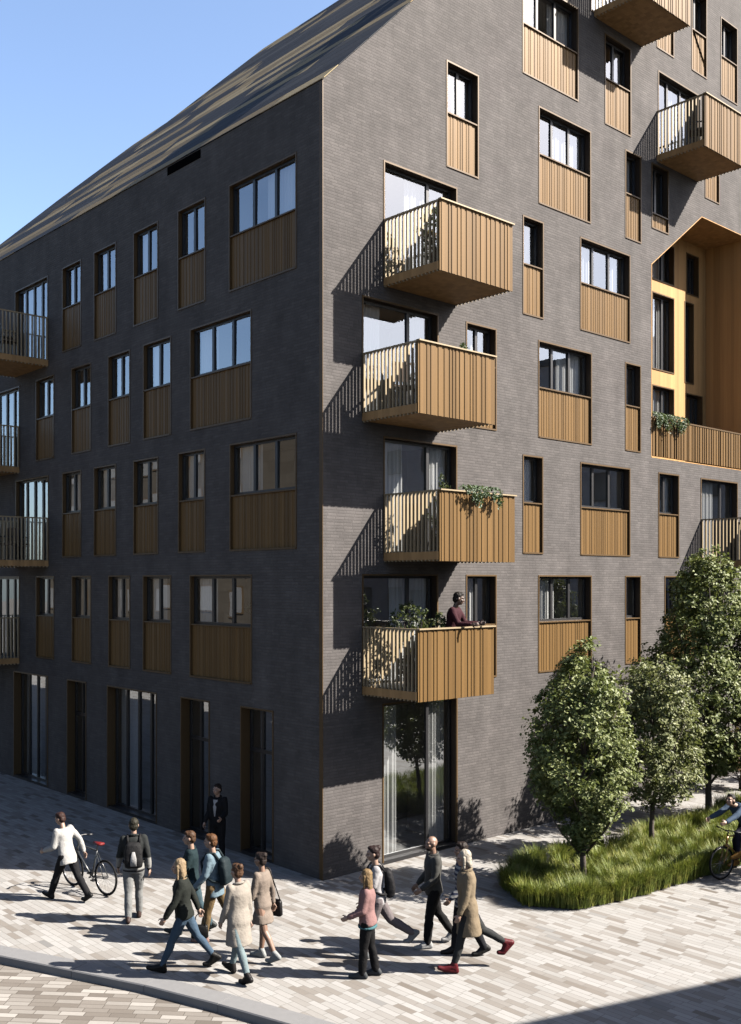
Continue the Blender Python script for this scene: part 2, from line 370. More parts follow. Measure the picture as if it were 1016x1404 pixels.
def add_window(fac, a0, a1, z0, zs, z1, n, style, parent=None, ybase=0., seed=0, gl=None, drawn=None):
    rng = random.Random(seed*7+3); W = a1-a0
    if fac == 'R': loc, rot = (a0, ybase, 0), (0, 0, 0)
    else: loc, rot = (0, a1, 0), (0, 0, -math.pi/2)
    dep = (.24 if fac == 'R' else .17) if style != 'shop' else .30
    th = .035
    bm = bmesh.new()                                           # bronze lining of the opening
    fd = .03 if fac == 'R' and not ybase else dep
    box(bm, 0, th, -.014, fd, z0, z1); box(bm, W-th, W, -.014, fd, z0, z1)
    box(bm, th, W-th, -.012, fd, z1-th, z1); 
    if z0 > .2: box(bm, th, W-th, -.022, dep, z0, z0+th)
    if style == 'window': box(bm, th, W-th, -.006, dep, zs-.03, zs)
    name = {'window': 'window', 'door': 'balcony_door', 'shop': 'shop_window'}[style]
    fr = mesh_obj(name, bm, M['bronze_frame'], parent or BLD, loc=loc, rot=rot)
    x0, x1 = th, W-th; gz0 = zs if style == 'window' else z0+th; gz1 = z1-th
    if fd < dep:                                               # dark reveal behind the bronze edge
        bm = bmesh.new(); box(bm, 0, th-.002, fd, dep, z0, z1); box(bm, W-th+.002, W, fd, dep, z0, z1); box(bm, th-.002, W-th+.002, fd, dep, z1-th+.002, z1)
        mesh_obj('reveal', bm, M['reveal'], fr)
    if style == 'window':
        bm = bmesh.new(); ribbed(bm, x0, x1, .045, .010, z0+th, zs-.03, .09, rng)
        mesh_obj('ribbed_panel', bm, M['bronze'], fr)
    # sash with its bars
    s = .055; yg = dep-.05
    cuts = [x0 + (x1-x0)*k/n for k in range(n+1)]
    if style == 'door' and n == 2: cuts[1] = x0 + (x1-x0)*.66
    if style == 'shop' and n == 2: cuts[1] = x0 + (x1-x0)*.42
    bm = bmesh.new()
    box(bm, x0, x0+s, yg-.03, yg+.03, gz0, gz1); box(bm, x1-s, x1, yg-.03, yg+.03, gz0, gz1)
    box(bm, x0+s, x1-s, yg-.03, yg+.03, gz1-s, gz1); box(bm, x0+s, x1-s, yg-.03, yg+.03, gz0, gz0+s)
    for c in cuts[1:-1]: box(bm, c-.04, c+.04, yg-.034, yg+.034, gz0+s-.002, gz1-s+.002)
    if style == 'shop' and n == 2:
        zt = gz1-.92; box(bm, x0+s-.002, x1-s+.002, yg-.037, yg+.037, zt-.04, zt+.04)
    if z0 <= .2: box(bm, x0, x1, -.004, yg+.03, z0-.04, z0+th-.001)      # dark threshold plate
    mesh_obj('sash', bm, M['sash'], fr)
    bm = bmesh.new()
    for c0, c1 in zip(cuts, cuts[1:]):
        j = [rng.uniform(-.004, .004) for _ in range(4)]
        poly(bm, [(c0+.01, yg+j[0], gz0+.02), (c1-.01, yg+j[1], gz0+.02), (c1-.01, yg+j[1]+j[2]-j[0], gz1-.02), (c0+.01, yg+j[2], gz1-.02)])
    mesh_obj('pane', bm, gl or M['glass'], fr)
    bm = bmesh.new(); y0, y1 = dep+.001, dep+1.6; e = .25
    for f in ([(-e,y1,gz0-.1),(W+e,y1,gz0-.1),(W+e,y1,gz1+.1),(-e,y1,gz1+.1)], [(-e,y0,gz0-.1),(W+e,y0,gz0-.1),(W+e,y1,gz0-.1),(-e,y1,gz0-.1)],
              [(-e,y0,gz1+.1),(W+e,y0,gz1+.1),(W+e,y1,gz1+.1),(-e,y1,gz1+.1)], [(-e,y0,gz0-.1),(-e,y1,gz0-.1),(-e,y1,gz1+.1),(-e,y0,gz1+.1)],
              [(W+e,y0,gz0-.1),(W+e,y1,gz0-.1),(W+e,y1,gz1+.1),(W+e,y0,gz1+.1)]): poly(bm, f)
    mesh_obj('room', bm, M['interior'], fr)
    # sheers drawn to one or both sides
    bm = bmesh.new(); did = False
    spans = []
    r = rng.random() if drawn is None else drawn
    if style == 'shop':
        if n == 4: spans = [(x0+.05, x0+.95), (x1-.5, x1-.05)]
        elif r < .8: spans = [(x1-.45, x1-.05)]
    elif r < .36: spans = [(x0+.02, x0+(x1-x0)*rng.uniform(.25, .4)), (x1-(x1-x0)*rng.uniform(.2, .4), x1-.02)]
    elif r < .62: spans = [(x0+.02, x0+(x1-x0)*rng.uniform(.3, .6))]
    elif r < .84: spans = [(x1-(x1-x0)*rng.uniform(.35, .6), x1-.02)]
    elif r < .95: spans = [(x0+.02, x1-.02)]
    for (s0, s1) in spans:
        k = max(6, int((s1-s0)/.025)); a = []; b = []
        ph = rng.uniform(0, 6)
        for i in range(k+1):
            xx = s0+(s1-s0)*i/k; yy = dep+.09+.022*math.sin(i*1.35+ph)+.01*math.sin(i*.53)
            a.append(bm.verts.new((xx, yy, gz0+.01))); b.append(bm.verts.new((xx, yy, gz1-.01)))
        for i in range(k): bm.faces.new((a[i], a[i+1], b[i+1], b[i]))
    if spans: mesh_obj('curtain', bm, M['curtain'], fr)
    else: bm.free()
    return fr
for i, ww in enumerate(WIN):
    add_window(*ww, seed=i, gl=M['glass_dark'] if ww[7] == 'shop' or (ww[7] == 'door' and ww[3] < 1) else None)

# ---- golden recess
bm = bmesh.new()
bw = [('R', 14.05, 15.30, 14.98, 14.98, 16.2, 2), ('R', 14.05, 15.30, 12.28, 12.28, 14.62, 2), ('R', 14.05, 15.30, 9.9, 9.9, 11.82, 2),
      ('R', 15.90, 16.45, 12.10, 12.10, 14.66, 1), ('R', 15.95, 16.98, 9.9, 9.9, 11.80, 2), ('R', 12.2, 13.6, 9.9, 9.9, 11.82, 2), ('R', 12.2, 13.6, 12.28, 12.28, 14.62, 2), ('R', 16.0, 16.75, 14.9, 14.9, 16.2, 2)]
bm = fill_with_holes([(11.70, 9.25), (17.2, 9.25), (17.2, 16.6), (11.70, 16.6)], [[(a0, z0), (a1, z0), (a1, z1), (a0, z1)] for (_, a0, a1, z0, _, z1, _) in bw], lambda a, z: (a, RD, z))
mesh_obj('recess_wall', bm, M['gold'], BLD)
bm = bmesh.new(); n = len(REC)
ins = [(11.72, 9.30), (17.2, 9.30), (17.2, 16.55), (14.38, 16.55), (11.72, 14.61)]
th = .02
for (p, q) in zip(REC, REC[1:]+REC[:1]):                       # lining: one slab along each side of the opening
    d = Vector((q[0]-p[0], q[1]-p[1])).normalized(); nn = Vector((-d.y, d.x))*th
    P = [(p[0], p[1]), (q[0], q[1]), (q[0]+nn.x-d.x*th*.4, q[1]+nn.y-d.y*th*.4), (p[0]+nn.x+d.x*th*.4, p[1]+nn.y+d.y*th*.4)]
    f0 = [bm.verts.new((a, -.006, z)) for a, z in P]; f1 = [bm.verts.new((a, RD-.002, z)) for a, z in P]
    bm.faces.new(f0); bm.faces.new(f1[::-1])
    for i in range(4): bm.faces.new((f0[i], f1[i], f1[(i+1) % 4], f0[(i+1) % 4]))
mesh_obj('recess_lining', bm, M['gold'], BLD)
bm = bmesh.new(); ribbed(bm, 11.78, 17.14, .05, .035, 9.36, 10.40, .12, random.Random(5))
par = mesh_obj('recess_parapet', bm, M['bronze'], BLD)
bm = bmesh.new(); box(bm, 11.78, 17.14, -.0, .10, 10.401, 10.44); mesh_obj('rail', bm, M['bronze_frame'], par)
for i, (f, a0, a1, z0, zs, z1, n) in enumerate(bw):
    add_window(f, a0, a1, z0, zs, z1, n, 'door', ybase=RD, seed=90+i, drawn=.9 if a0 < 15.5 else .5)

# ---- balconies: solid ribbed front, open vertical flats at both ends
def balcony(fac, a0, a1, zb, p=1.66, seed=0, h=1.36):
    W = a1-a0; rng = random.Random(seed+40)
    if fac == 'R': loc, rot = (a0, 0, zb), (0, 0, 0)
    else: loc, rot = (0, a1, zb), (0, 0, -math.pi/2)
    bm = bmesh.new(); box(bm, .0, W, -p+.05, -.004, 0, .16)
    root = mesh_obj('balcony', bm, M['bronze_soffit'], BLD, loc=loc, rot=rot)
    bm = bmesh.new(); ribbed(bm, 0, W, -p+.045, .014, -.03, h, .12, rng); mesh_obj('ribbed_panel', bm, M['bronze'], root)
    bm = bmesh.new(); box(bm, -.012, W+.012, -p-.008, -p+.088, h+.001, h+.028)
    for x in (.0, W-.05): box(bm, x, x+.05, -p+.089, -.004, h-.012, h+.022)
    mesh_obj('rail', bm, M['bronze_rail'], root)
    for x in (.003, W-.051):
        bm = bmesh.new(); n = int((p-.1)/.098)
        for k in range(n):
            y = -p+.12+(p-.16)*k/(n-1)
            box(bm, x, x+.048, y-.015, y+.015, -.03, h-.013)
        mesh_obj('railing', bm, M['bronze_rail'], root)
    bm = bmesh.new(); box(bm, .04, W-.04, -p+.09, -.01, .161, .185); mesh_obj('decking', bm, M['decking'], root)
    return root
M['decking'] = plain('balcony_decking', (.14,.105,.072), .7)
BAL = dict(b1=(1.63, 3.85, 12.04), b2=(1.03, 3.28, 9.17), b3=(1.63, 3.92, 6.33), b4=(1.03, 3.25, 3.60), u=(11.98, 14.15, 17.50), t=(9.05, 11.25, 20.40), rh=(14.33, 16.55, 6.33))
for i, (k, v) in enumerate(BAL.items()): balcony('R', *v, p=1.5 if k in 'ut' else 1.66, seed=i)
LBAL = [(12.20, 14.45, 12.04), (14.14, 16.4, 9.15), (12.18, 14.4, 6.33), (14.14, 16.4, 3.45)]
for i, v in enumerate(LBAL): balcony('L', *v, seed=20+i)

# ------------------------------------------------------------------ trees and plants
def leaf_quad(V, F, c, nrm, up, L, Wd):
    s = nrm.cross(up)
    if s.length < 1e-3: s = Vector((1, 0, 0))
    s.normalize(); u = s.cross(nrm).normalized()
    b = len(V)
    V += [c - u*L*.5, c + s*Wd*.5 + nrm*Wd*.15, c + u*L*.5, c - s*Wd*.5 + nrm*Wd*.15]
    F += [(b, b+1, b+2), (b, b+2, b+3)]
def rvec(rng):
    while True:
        v = Vector((rng.uniform(-1,1), rng.uniform(-1,1), rng.uniform(-1,1)))
        if .05 < v.length < 1: return v.normalized()
def from_lists(name, V, F, mat, parent=None):
    me = bpy.data.meshes.new(name); me.from_pydata([tuple(v) for v in V], [], F); me.materials.append(mat)
    return link(bpy.data.objects.new(name, me), parent)
def profile(t, kind):
    pts = {'egg': [(0,.04), (.07,.20), (.15,.46), (.26,.83), (.38,1.), (.52,.94), (.66,.78), (.80,.55), (.92,.32), (1,.1)],
           'tall': [(0,.25), (.08,.6), (.2,.92), (.35,1.), (.55,.9), (.7,.74), (.84,.55), (.95,.33), (1,.1)],
           'round': [(0,.4), (.2,.85), (.45,1.), (.7,.85), (.9,.5), (1,.15)]}[kind]
    for (a, b), (c, d) in zip(pts, pts[1:]):
        if a <= t <= c: return b+(d-b)*(t-a)/(c-a)
    return .1
def tree(label, x, y, h, z0, rad, kind, nclump, nleaf, seed, mat, group, lsize=.085, cat='tree', gap=.22):
    rng = random.Random(seed)
    root = thing('tree', label, cat, (x, y, 0), 0, group)
    bm = bmesh.new()
    bend = [Vector((rng.uniform(-.04,.04)*i, rng.uniform(-.04,.04)*i, h*.9*i/7)) for i in range(8)]
    tr = .028+.008*h
    tube(bm, [b - Vector((0,0,.15 if i == 0 else 0)) for i, b in enumerate(bend)], [tr*(1.25 if i == 0 else 1-.12*i) for i in range(8)], 9)
    V, F = [], []
    ends = []
    nl = 16
    for k in range(nl):                                       # limbs that fork upward into the crown
        t = .08+.8*k/nl; i = min(6, int((z0+(h-z0)*t*.75)/(h*.9)*7)); b = bend[i]
        ang = k*2.4+rng.uniform(-.3,.3); zz = z0+(h-z0)*min(.96, t+.14)
        rr = rad*profile(min(1, t+.14), kind)*.72
        e = Vector((math.cos(ang)*rr, math.sin(ang)*rr, zz))
        mid = b.lerp(e, .5) + Vector((0, 0, -.06*h*.3))
        tube(bm, [b, mid, e], [tr*.42, tr*.28, tr*.1], 6); ends.append(e)
    mesh_obj('trunk', bm, M['bark'], root, True)
    clumps = []
    lobes = [(rng.uniform(0, 6.28), rng.uniform(.1, .9), rng.uniform(.12, .34)) for _ in range(9)]
    for k in range(nclump):
        t = rng.random()
        t = rng.betavariate(1.5, 1.75)
        ang = rng.uniform(0, 6.283)
        R0 = rad*profile(t, kind)
        bump_ = 1.
        for la, lt, lm in lobes:
            da = (ang-la+math.pi) % 6.283-math.pi
            bump_ += lm*math.exp(-(da/.6)**2-((t-lt)/.13)**2) - .034
        q = rng.random()**.42
        R1 = R0*bump_*q*rng.uniform(.9, 1.08)
        clumps.append((Vector((math.cos(ang)*R1, math.sin(ang)*R1, z0+(h-z0)*t)), q))
    hole = [Vector((rng.uniform(-1,1)*rad, rng.uniform(-1,1)*rad, z0+(h-z0)*rng.random())) for _ in range(int(18*gap/.22))]
    for c, q in clumps:
        if any((c-hh).length < .17*rad+.10 for hh in hole): continue
        s = rng.uniform(.11, .24)*(.6+.25*rad)
        out = Vector((c.x, c.y, .25*rad)).normalized()
        tilt = rvec(rng)
        for j in range(nleaf):
            d = rvec(rng)*s*rng.random()**.5; d.z *= .75
            nr = (out*.7+rvec(rng)*.9+Vector((0,0,.55))+tilt*.3).normalized()
            L = lsize*rng.uniform(.7, 1.35)
            leaf_quad(V, F, c+d, nr, rvec(rng), L, L*.62)
    from_lists('crown', V, F, mat, root)
    return root
G_T = 'street trees in the planting bed'
tree('small egg-shaped tree at the bed\'s narrow end nearest the building corner', 3.35, -3.78, 4.75, .6, 1.42, 'egg', 1100, 26, 3, M['leaf'], G_T, .082)
tree('slim tree standing between the small egg-shaped tree and the tallest tree', 6.45, -3.35, 4.35, 1.05, 1.38, 'tall', 760, 24, 8, M['leaf_b'], G_T, .085)
tree('tallest tree with a broad crown reaching the third floor windows', 10.15, -2.6, 6.75, 1.15, 2.05, 'tall', 1350, 26, 13, M['leaf'], G_T, .095)
tree('tree at the picture\'s edge with its crown merging into the tallest tree', 11.9, -3.9, 6.3, 1.4, 1.75, 'tall', 700, 26, 21, M['leaf_b'], G_T, .10)
tree('low rust-tinged shrub beyond the bed at the end of the pavement', 14.4, -1.2, 1.9, .1, .95, 'round', 150, 24, 31, M['rust'], None, .10, 'shrub')
tree('low dark green bush beside the rust-tinged shrub', 16.6, -1.9, 1.7, .1, 1.2, 'round', 170, 24, 32, M['leaf'], None, .11, 'shrub')
tree('tree beyond the bed casting its shade across the paving by the cyclist', 9.6, -9.6, 5.6, 1.6, 1.35, 'egg', 260, 20, 41, M['leaf'], G_T, .12)

BED = [(2.35,-2.75), (1.75,-3.75), (2.25,-4.45), (3.2,-4.7), (6.5,-5.0), (9.0,-5.0), (12.4,-4.8), (12.6,-2.3), (6.8,-2.45), (4.0,-2.3)]
bm = bmesh.new(); prism(bm, BED, -.05, .05); o = mesh_obj('planting_bed', bm, M['soil']); o['kind'] = 'structure'; o['label'] = 'dark soil of the planting bed'
def inside(x, y, P):
    r = False; j = len(P)-1
    for i in range(len(P)):
        if (P[i][1] > y) != (P[j][1] > y) and x < (P[j][0]-P[i][0])*(y-P[i][1])/(P[j][1]-P[i][1])+P[i][0]: r = not r
        j = i
    return r
rng = random.Random(77); V, F = [], []; tufts = 0
while tufts < 430:
    x, y = rng.uniform(1.7, 12.6), rng.uniform(-5.05, -2.2)
    if tufts < 110:                                           # a fringe of tufts that spills over the bed's edge
        e = rng.randrange(len(BED)); p, q = BED[e], BED[(e+1) % len(BED)]; u = rng.random()
        if e not in (0, 1, 2, 3, 4, 5, 9): continue
        if rng.random() > math.hypot(q[0]-p[0], q[1]-p[1])/3.4: continue
        x = p[0]+(q[0]-p[0])*u; y = p[1]+(q[1]-p[1])*u+.04
    elif not inside(x, y, BED): continue
    tufts += 1
    hh = rng.uniform(.34, .56); rr = rng.uniform(.10, .19)
    for k in range(160):
        a = rng.uniform(0, 6.283); b0 = Vector((x+math.cos(a)*rr*rng.random(), y+math.sin(a)*rr*rng.random(), .03))
        lean = rng.uniform(.05, .62)*hh; L = hh*rng.uniform(.65, 1.1); a2 = a+rng.uniform(-.5, .5)
        d = Vector((math.cos(a2), math.sin(a2), 0)); s = Vector((-d.y, d.x, 0))*rng.uniform(.004, .008)
        m1 = b0 + d*lean*.30 + Vector((0,0,L*.6)); e = b0 + d*lean*.95 + Vector((0,0,L*rng.uniform(.78, 1.)))
        q = len(V); V += [b0-s, b0+s, m1+s*.9, m1-s*.9, e]; F += [(q, q+1, q+2, q+3), (q+3, q+2, q+4)]
o = from_lists('ornamental_grass', V, F, M['grassy']); o['kind'] = 'stuff'; o['label'] = 'tufted green ornamental grass filling the planting bed'; o['category'] = 'grass'

def shrub(name, label, x, y, z, h, r, seed, mat, potm, n=46, potr=.16, poth=.3, group='plants on the balconies', leaf=.07):
    rng = random.Random(seed); root = thing(name, label, 'plant', (x, y, z), 0, group)
    bm = bmesh.new()
    loft(bm, [[Vector((math.cos(t)*q, math.sin(t)*q, zz)) for t in [6.283*k/14 for k in range(14)]] for q, zz in ((potr*.72, 0), (potr*.95, poth*.8), (potr*1.05, poth*.82), (potr*1.05, poth), (potr*.9, poth), (potr*.85, poth*.9))])
    mesh_obj('pot', bm, potm, root, True)
    bm = bmesh.new()
    for k in range(5):
        a = k*1.3; tube(bm, [(0,0,poth*.85), (math.cos(a)*r*.3, math.sin(a)*r*.3, poth+(h-poth)*.5), (math.cos(a)*r*.6, math.sin(a)*r*.6, h*.85)], [.012, .009, .004], 5)
    mesh_obj('stem', bm, M['bark'], root)
    V, F = [], []
    for k in range(n):
        c = rvec(rng); c = Vector((c.x*r, c.y*r, (c.z*.5+.5)*(h-poth)+poth))*1.; c.x *= rng.random()**.4; c.y *= rng.random()**.4
        for j in range(14): leaf_quad(V, F, c+rvec(rng)*.09*rng.random(), (rvec(rng)+Vector((0,0,.5))).normalized(), rvec(rng), leaf*rng.uniform(.7,1.4), leaf*.55)
    from_lists('foliage', V, F, mat, root)
    return root
def trailing(label, x0, x1, y, z, drop, seed, group='plants on the balconies'):
    rng = random.Random(seed); W = x1-x0; root = thing('hanging_planter', label, 'planter', (x0, y, z), 0, group)
    bm = bmesh.new(); box(bm, 0, W, .10, .28, -.20, .02); mesh_obj('trough', bm, M['pot_dark'], root)
    V, F = [], []
    for k in range(int(W*34)):
        x = rng.uniform(0, W); L = drop*rng.uniform(.3, 1.)*(.6+.4*math.sin(x*5+seed)**2); m = int(8+L*34)
        for j in range(m):
            t = j/m; c = Vector((x+rng.uniform(-.03,.03), .16-.27*min(1, t*3.5)+rng.uniform(-.05,.03), .08+.05*math.sin(t*9)-max(0, t-.15)*L*1.1))
            leaf_quad(V, F, c, (rvec(rng)+Vector((0,-.9,.3))).normalized(), rvec(rng), .065*rng.uniform(.7,1.3), .045)
    from_lists('foliage', V, F, M['trail'], root)
shrub('potted_shrub', 'round potted shrub behind the bars of the uppermost corner balcony', 2.55, -.75, 12.23, 1.4, .52, 1, M['shrub'], M['pot'], 120)
shrub('potted_shrub', 'reddish plant low behind the bars of the uppermost corner balcony', 2.1, -1.1, 12.23, .8, .28, 2, M['rust'], M['pot'], 40)
shrub('potted_shrub', 'slender plant showing over the rail above the hanging greenery', 2.35, -.9, 6.52, 1.6, .26, 3, M['shrub'], M['pot_dark'], 40)
shrub('potted_shrub', 'leafy plant behind the bars of the balcony with the trailing greenery', 2.95, -1.25, 6.52, 1.25, .3, 4, M['shrub'], M['pot'], 44)
shrub('potted_shrub', 'tall bushy shrub rising over the rail of the lowest corner balcony', 1.62, -.8, 3.79, 1.66, .5, 5, M['shrub'], M['pot'], 120)
shrub('potted_shrub', 'spreading shrub next to the man leaning on his balcony rail', 2.3, -1.0, 3.79, 1.42, .36, 6, M['shrub'], M['pot'], 60)
shrub('potted_shrub', 'low rust-leaved plant on the lowest corner balcony floor', 1.35, -1.25, 3.79, .75, .28, 7, M['rust'], M['pot'], 40)
shrub('potted_shrub', 'small green tuft peeping above the rail beside the small window', 2.75, -1.2, 9.36, 1.42, .2, 8, M['trail'], M['pot_dark'], 26)
shrub('potted_shrub', 'reddish bush on the balcony above the tallest tree', 15.6, -1.1, 6.52, 1.15, .4, 9, M['rust'], M['pot'], 60)
shrub('potted_shrub', 'bushy green plant on the lowest balcony of the shaded side', -.9, 14.75, 3.64, 1.3, .35, 10, M['shrub'], M['pot_dark'], 50)
trailing('blue green trailing plant spilling over the second balcony from the bottom', 2.25, 3.35, -1.66, 7.70, .52, 3)
trailing('trailing plant spilling over the parapet of the golden recess', 11.82, 13.45, .0, 10.43, .62, 8)
# houseplant inside a window of the shaded side
shrub('houseplant', 'spiky houseplant standing inside the lowest wide window on the shaded side', .52, 2.75, 4.72, .85, .3, 12, M['shrub'], M['pot'], 26, .12, .25, None, .09)

def chair(label, x, y, z, rz, group='chairs on the balconies'):
    root = thing('balcony_chair', label, 'chair', (x, y, z), rz, group)
    bm = bmesh.new(); box(bm, -.23, .23, -.22, .22, .42, .46); mesh_obj('seat', bm, M['wood'], root)
    bm = bmesh.new()
    for k in range(5): box(bm, -.22+k*.095, -.16+k*.095, .20, .225, .52, .86)
    box(bm, -.23, .23, .195, .23, .86, .91); mesh_obj('backrest', bm, M['wood'], root)
    for sx in (-.21, .21):
        for sy, zz in ((-.2, .42), (.212, .86)):
            bm = bmesh.new(); box(bm, sx-.017, sx+.017, sy-.017, sy+.017, 0, zz); mesh_obj('leg', bm, M['sash'], root)
        bm = bmesh.new(); box(bm, sx-.02, sx+.02, -.2, .195, .63, .655); mesh_obj('armrest', bm, M['sash'], root)
M['wood'] = plain('brown_wood', (.12,.072,.042), .6)
chair('brown slatted chair behind the bars of the balcony second from the top', 2.05, -.85, 9.36, R(200))
chair('brown slatted chair nearest the corner on the balcony second from the top', 1.45, -.7, 9.36, R(150))
chair('brown chair behind the bars under the trailing greenery', 2.25, -1.2, 6.52, R(170))
chair('dark chair on the high balcony above the golden recess', 12.45, -.9, 17.69, R(210))
chair('dark chair on the top balcony of the shaded side', -.95, 12.75, 12.23, R(80))
chair('dark chair on the shaded side balcony third from the ground', -.9, 14.6, 9.34, R(100))
chair('dark chair nearer the rail on the shaded side balcony second from the ground', -1.0, 12.7, 6.52, R(60))
chair('dark chair nearer the wall on the shaded side balcony second from the ground', -.45, 13.2, 6.52, R(120))
def side_table(label, x, y, z):
    root = thing('side_table', label, 'table', (x, y, z))
    bm = bmesh.new(); loft(bm, [[Vector((math.cos(6.283*k/20)*.27, math.sin(6.283*k/20)*.27, zz)) for k in range(20)] for zz in (.68, .71)]); mesh_obj('table_top', bm, M['sash'], root)
    bm = bmesh.new(); tube(bm, [(0,0,.02), (0,0,.68)], .02); mesh_obj('stem', bm, M['sash'], root)
    bm = bmesh.new(); loft(bm, [[Vector((math.cos(6.283*k/20)*.19, math.sin(6.283*k/20)*.19, zz)) for k in range(20)] for zz in (.0, .02)]); mesh_obj('foot', bm, M['sash'], root)
side_table('small round dark table on the high balcony above the golden recess', 13.1, -.8, 17.69)
side_table('small round dark table on the top balcony of the shaded side', -.75, 13.4, 12.23)

# ------------------------------------------------------------------ neighbours that shade and mirror (they stand outside the frame)
M['tan'] = bricks('tan_render', 'wall', 1.2, .6, [(0, (.100,.085,.068)), (1, (.125,.108,.088))], (.08,.066,.052), .02, big=.1)
M['greyb'] = bricks('grey_mauve_brick', 'wall', .5, .14, [(0, (.86,.80,.82)), (1, (.98,.93,.95))], (.8,.76,.78), .02, big=.15)
def neighbour(label, o, rz, L, Dp, H, mat, storeys):
    root = thing('opposite_building', label, 'building', o, rz)
    bm = bmesh.new(); box(bm, 0, L, -Dp, 0, -.3, H); mesh_obj('wall', bm, mat, root)
    bm = bmesh.new(); box(bm, -.15, L+.15, -Dp-.15, .15, H+.002, H+.35); mesh_obj('roof', bm, M['kerb'], root)
    n = int(L/3.2); fh = H/storeys
    for s in range(storeys):
        for k in range(n):
            x = 1+k*(L-2)/n+.5
            bm = bmesh.new(); box(bm, x, x+1.3, .002, .06, s*fh+.9, s*fh+2.5)
            wn = mesh_obj('window', bm, M['bronze_frame'], root)
            bm = bmesh.new(); box(bm, x+.08, x+1.22, .061, .075, s*fh+.98, s*fh+2.42); mesh_obj('pane', bm, M['kerb'], wn)
neighbour('low pale brick block behind the viewer that shades the near corner of the plaza', (3.0, -14.9, 0), math.atan2(-.305, .953), 26, 9, 9., M['greyb'], 3)
neighbour('pale grey block far along the plaza that the sunny windows mirror', (35., -42., 0), R(90), 34, 10, 18.5, M['greyb'], 6)
neighbour('tan block across the street that the shaded windows mirror', (-21., 57., 0), R(-90), 40, 10, 15.0, M['tan'], 5)

# ------------------------------------------------------------------ people
_wr = bpy.data.textures.new('cloth_folds', 'CLOUDS'); _wr.noise_scale = .17; _wr.noise_depth = 2
_hr = bpy.data.textures.new('hair_locks', 'CLOUDS'); _hr.noise_scale = .028; _hr.noise_depth = 2
def organic(name, bm, mat, parent, voxel, smooth=6, folds=0.):
    o = mesh_obj(name, bm, mat, parent, True)
    r = o.modifiers.new('union', 'REMESH'); r.mode = 'VOXEL'; r.voxel_size = voxel; r.use_smooth_shade = True
    s = o.modifiers.new('soften', 'SMOOTH'); s.factor = .5; s.iterations = smooth
    if folds:
        d = o.modifiers.new('folds', 'DISPLACE'); d.texture = _hr if name == 'hair' else _wr; d.strength = folds; d.mid_level = .5; d.texture_coords = 'LOCAL'
    return o
SK = {'fair': plain('fair_skin', (.33,.205,.148), .55, nscale=9, namt=.08), 'tan': plain('tanned_skin', (.24,.138,.092), .55, nscale=9, namt=.08), 'dark': plain('dark_skin', (.09,.048,.031), .5, nscale=9, namt=.08)}
_cl = {}
def cloth(col, rough=.85, amt=.16):
    key = (col, rough)
    if key not in _cl: _cl[key] = plain('cloth', tuple(c*.5 for c in col), rough, 0, .1, nscale=7, namt=amt, bump=.55, bscale=34)
    return _cl[key]
M['eye'] = plain('eye_dark', (.02,.015,.012), .2)
M['lip'] = plain('lips', (.40,.17,.14), .5)

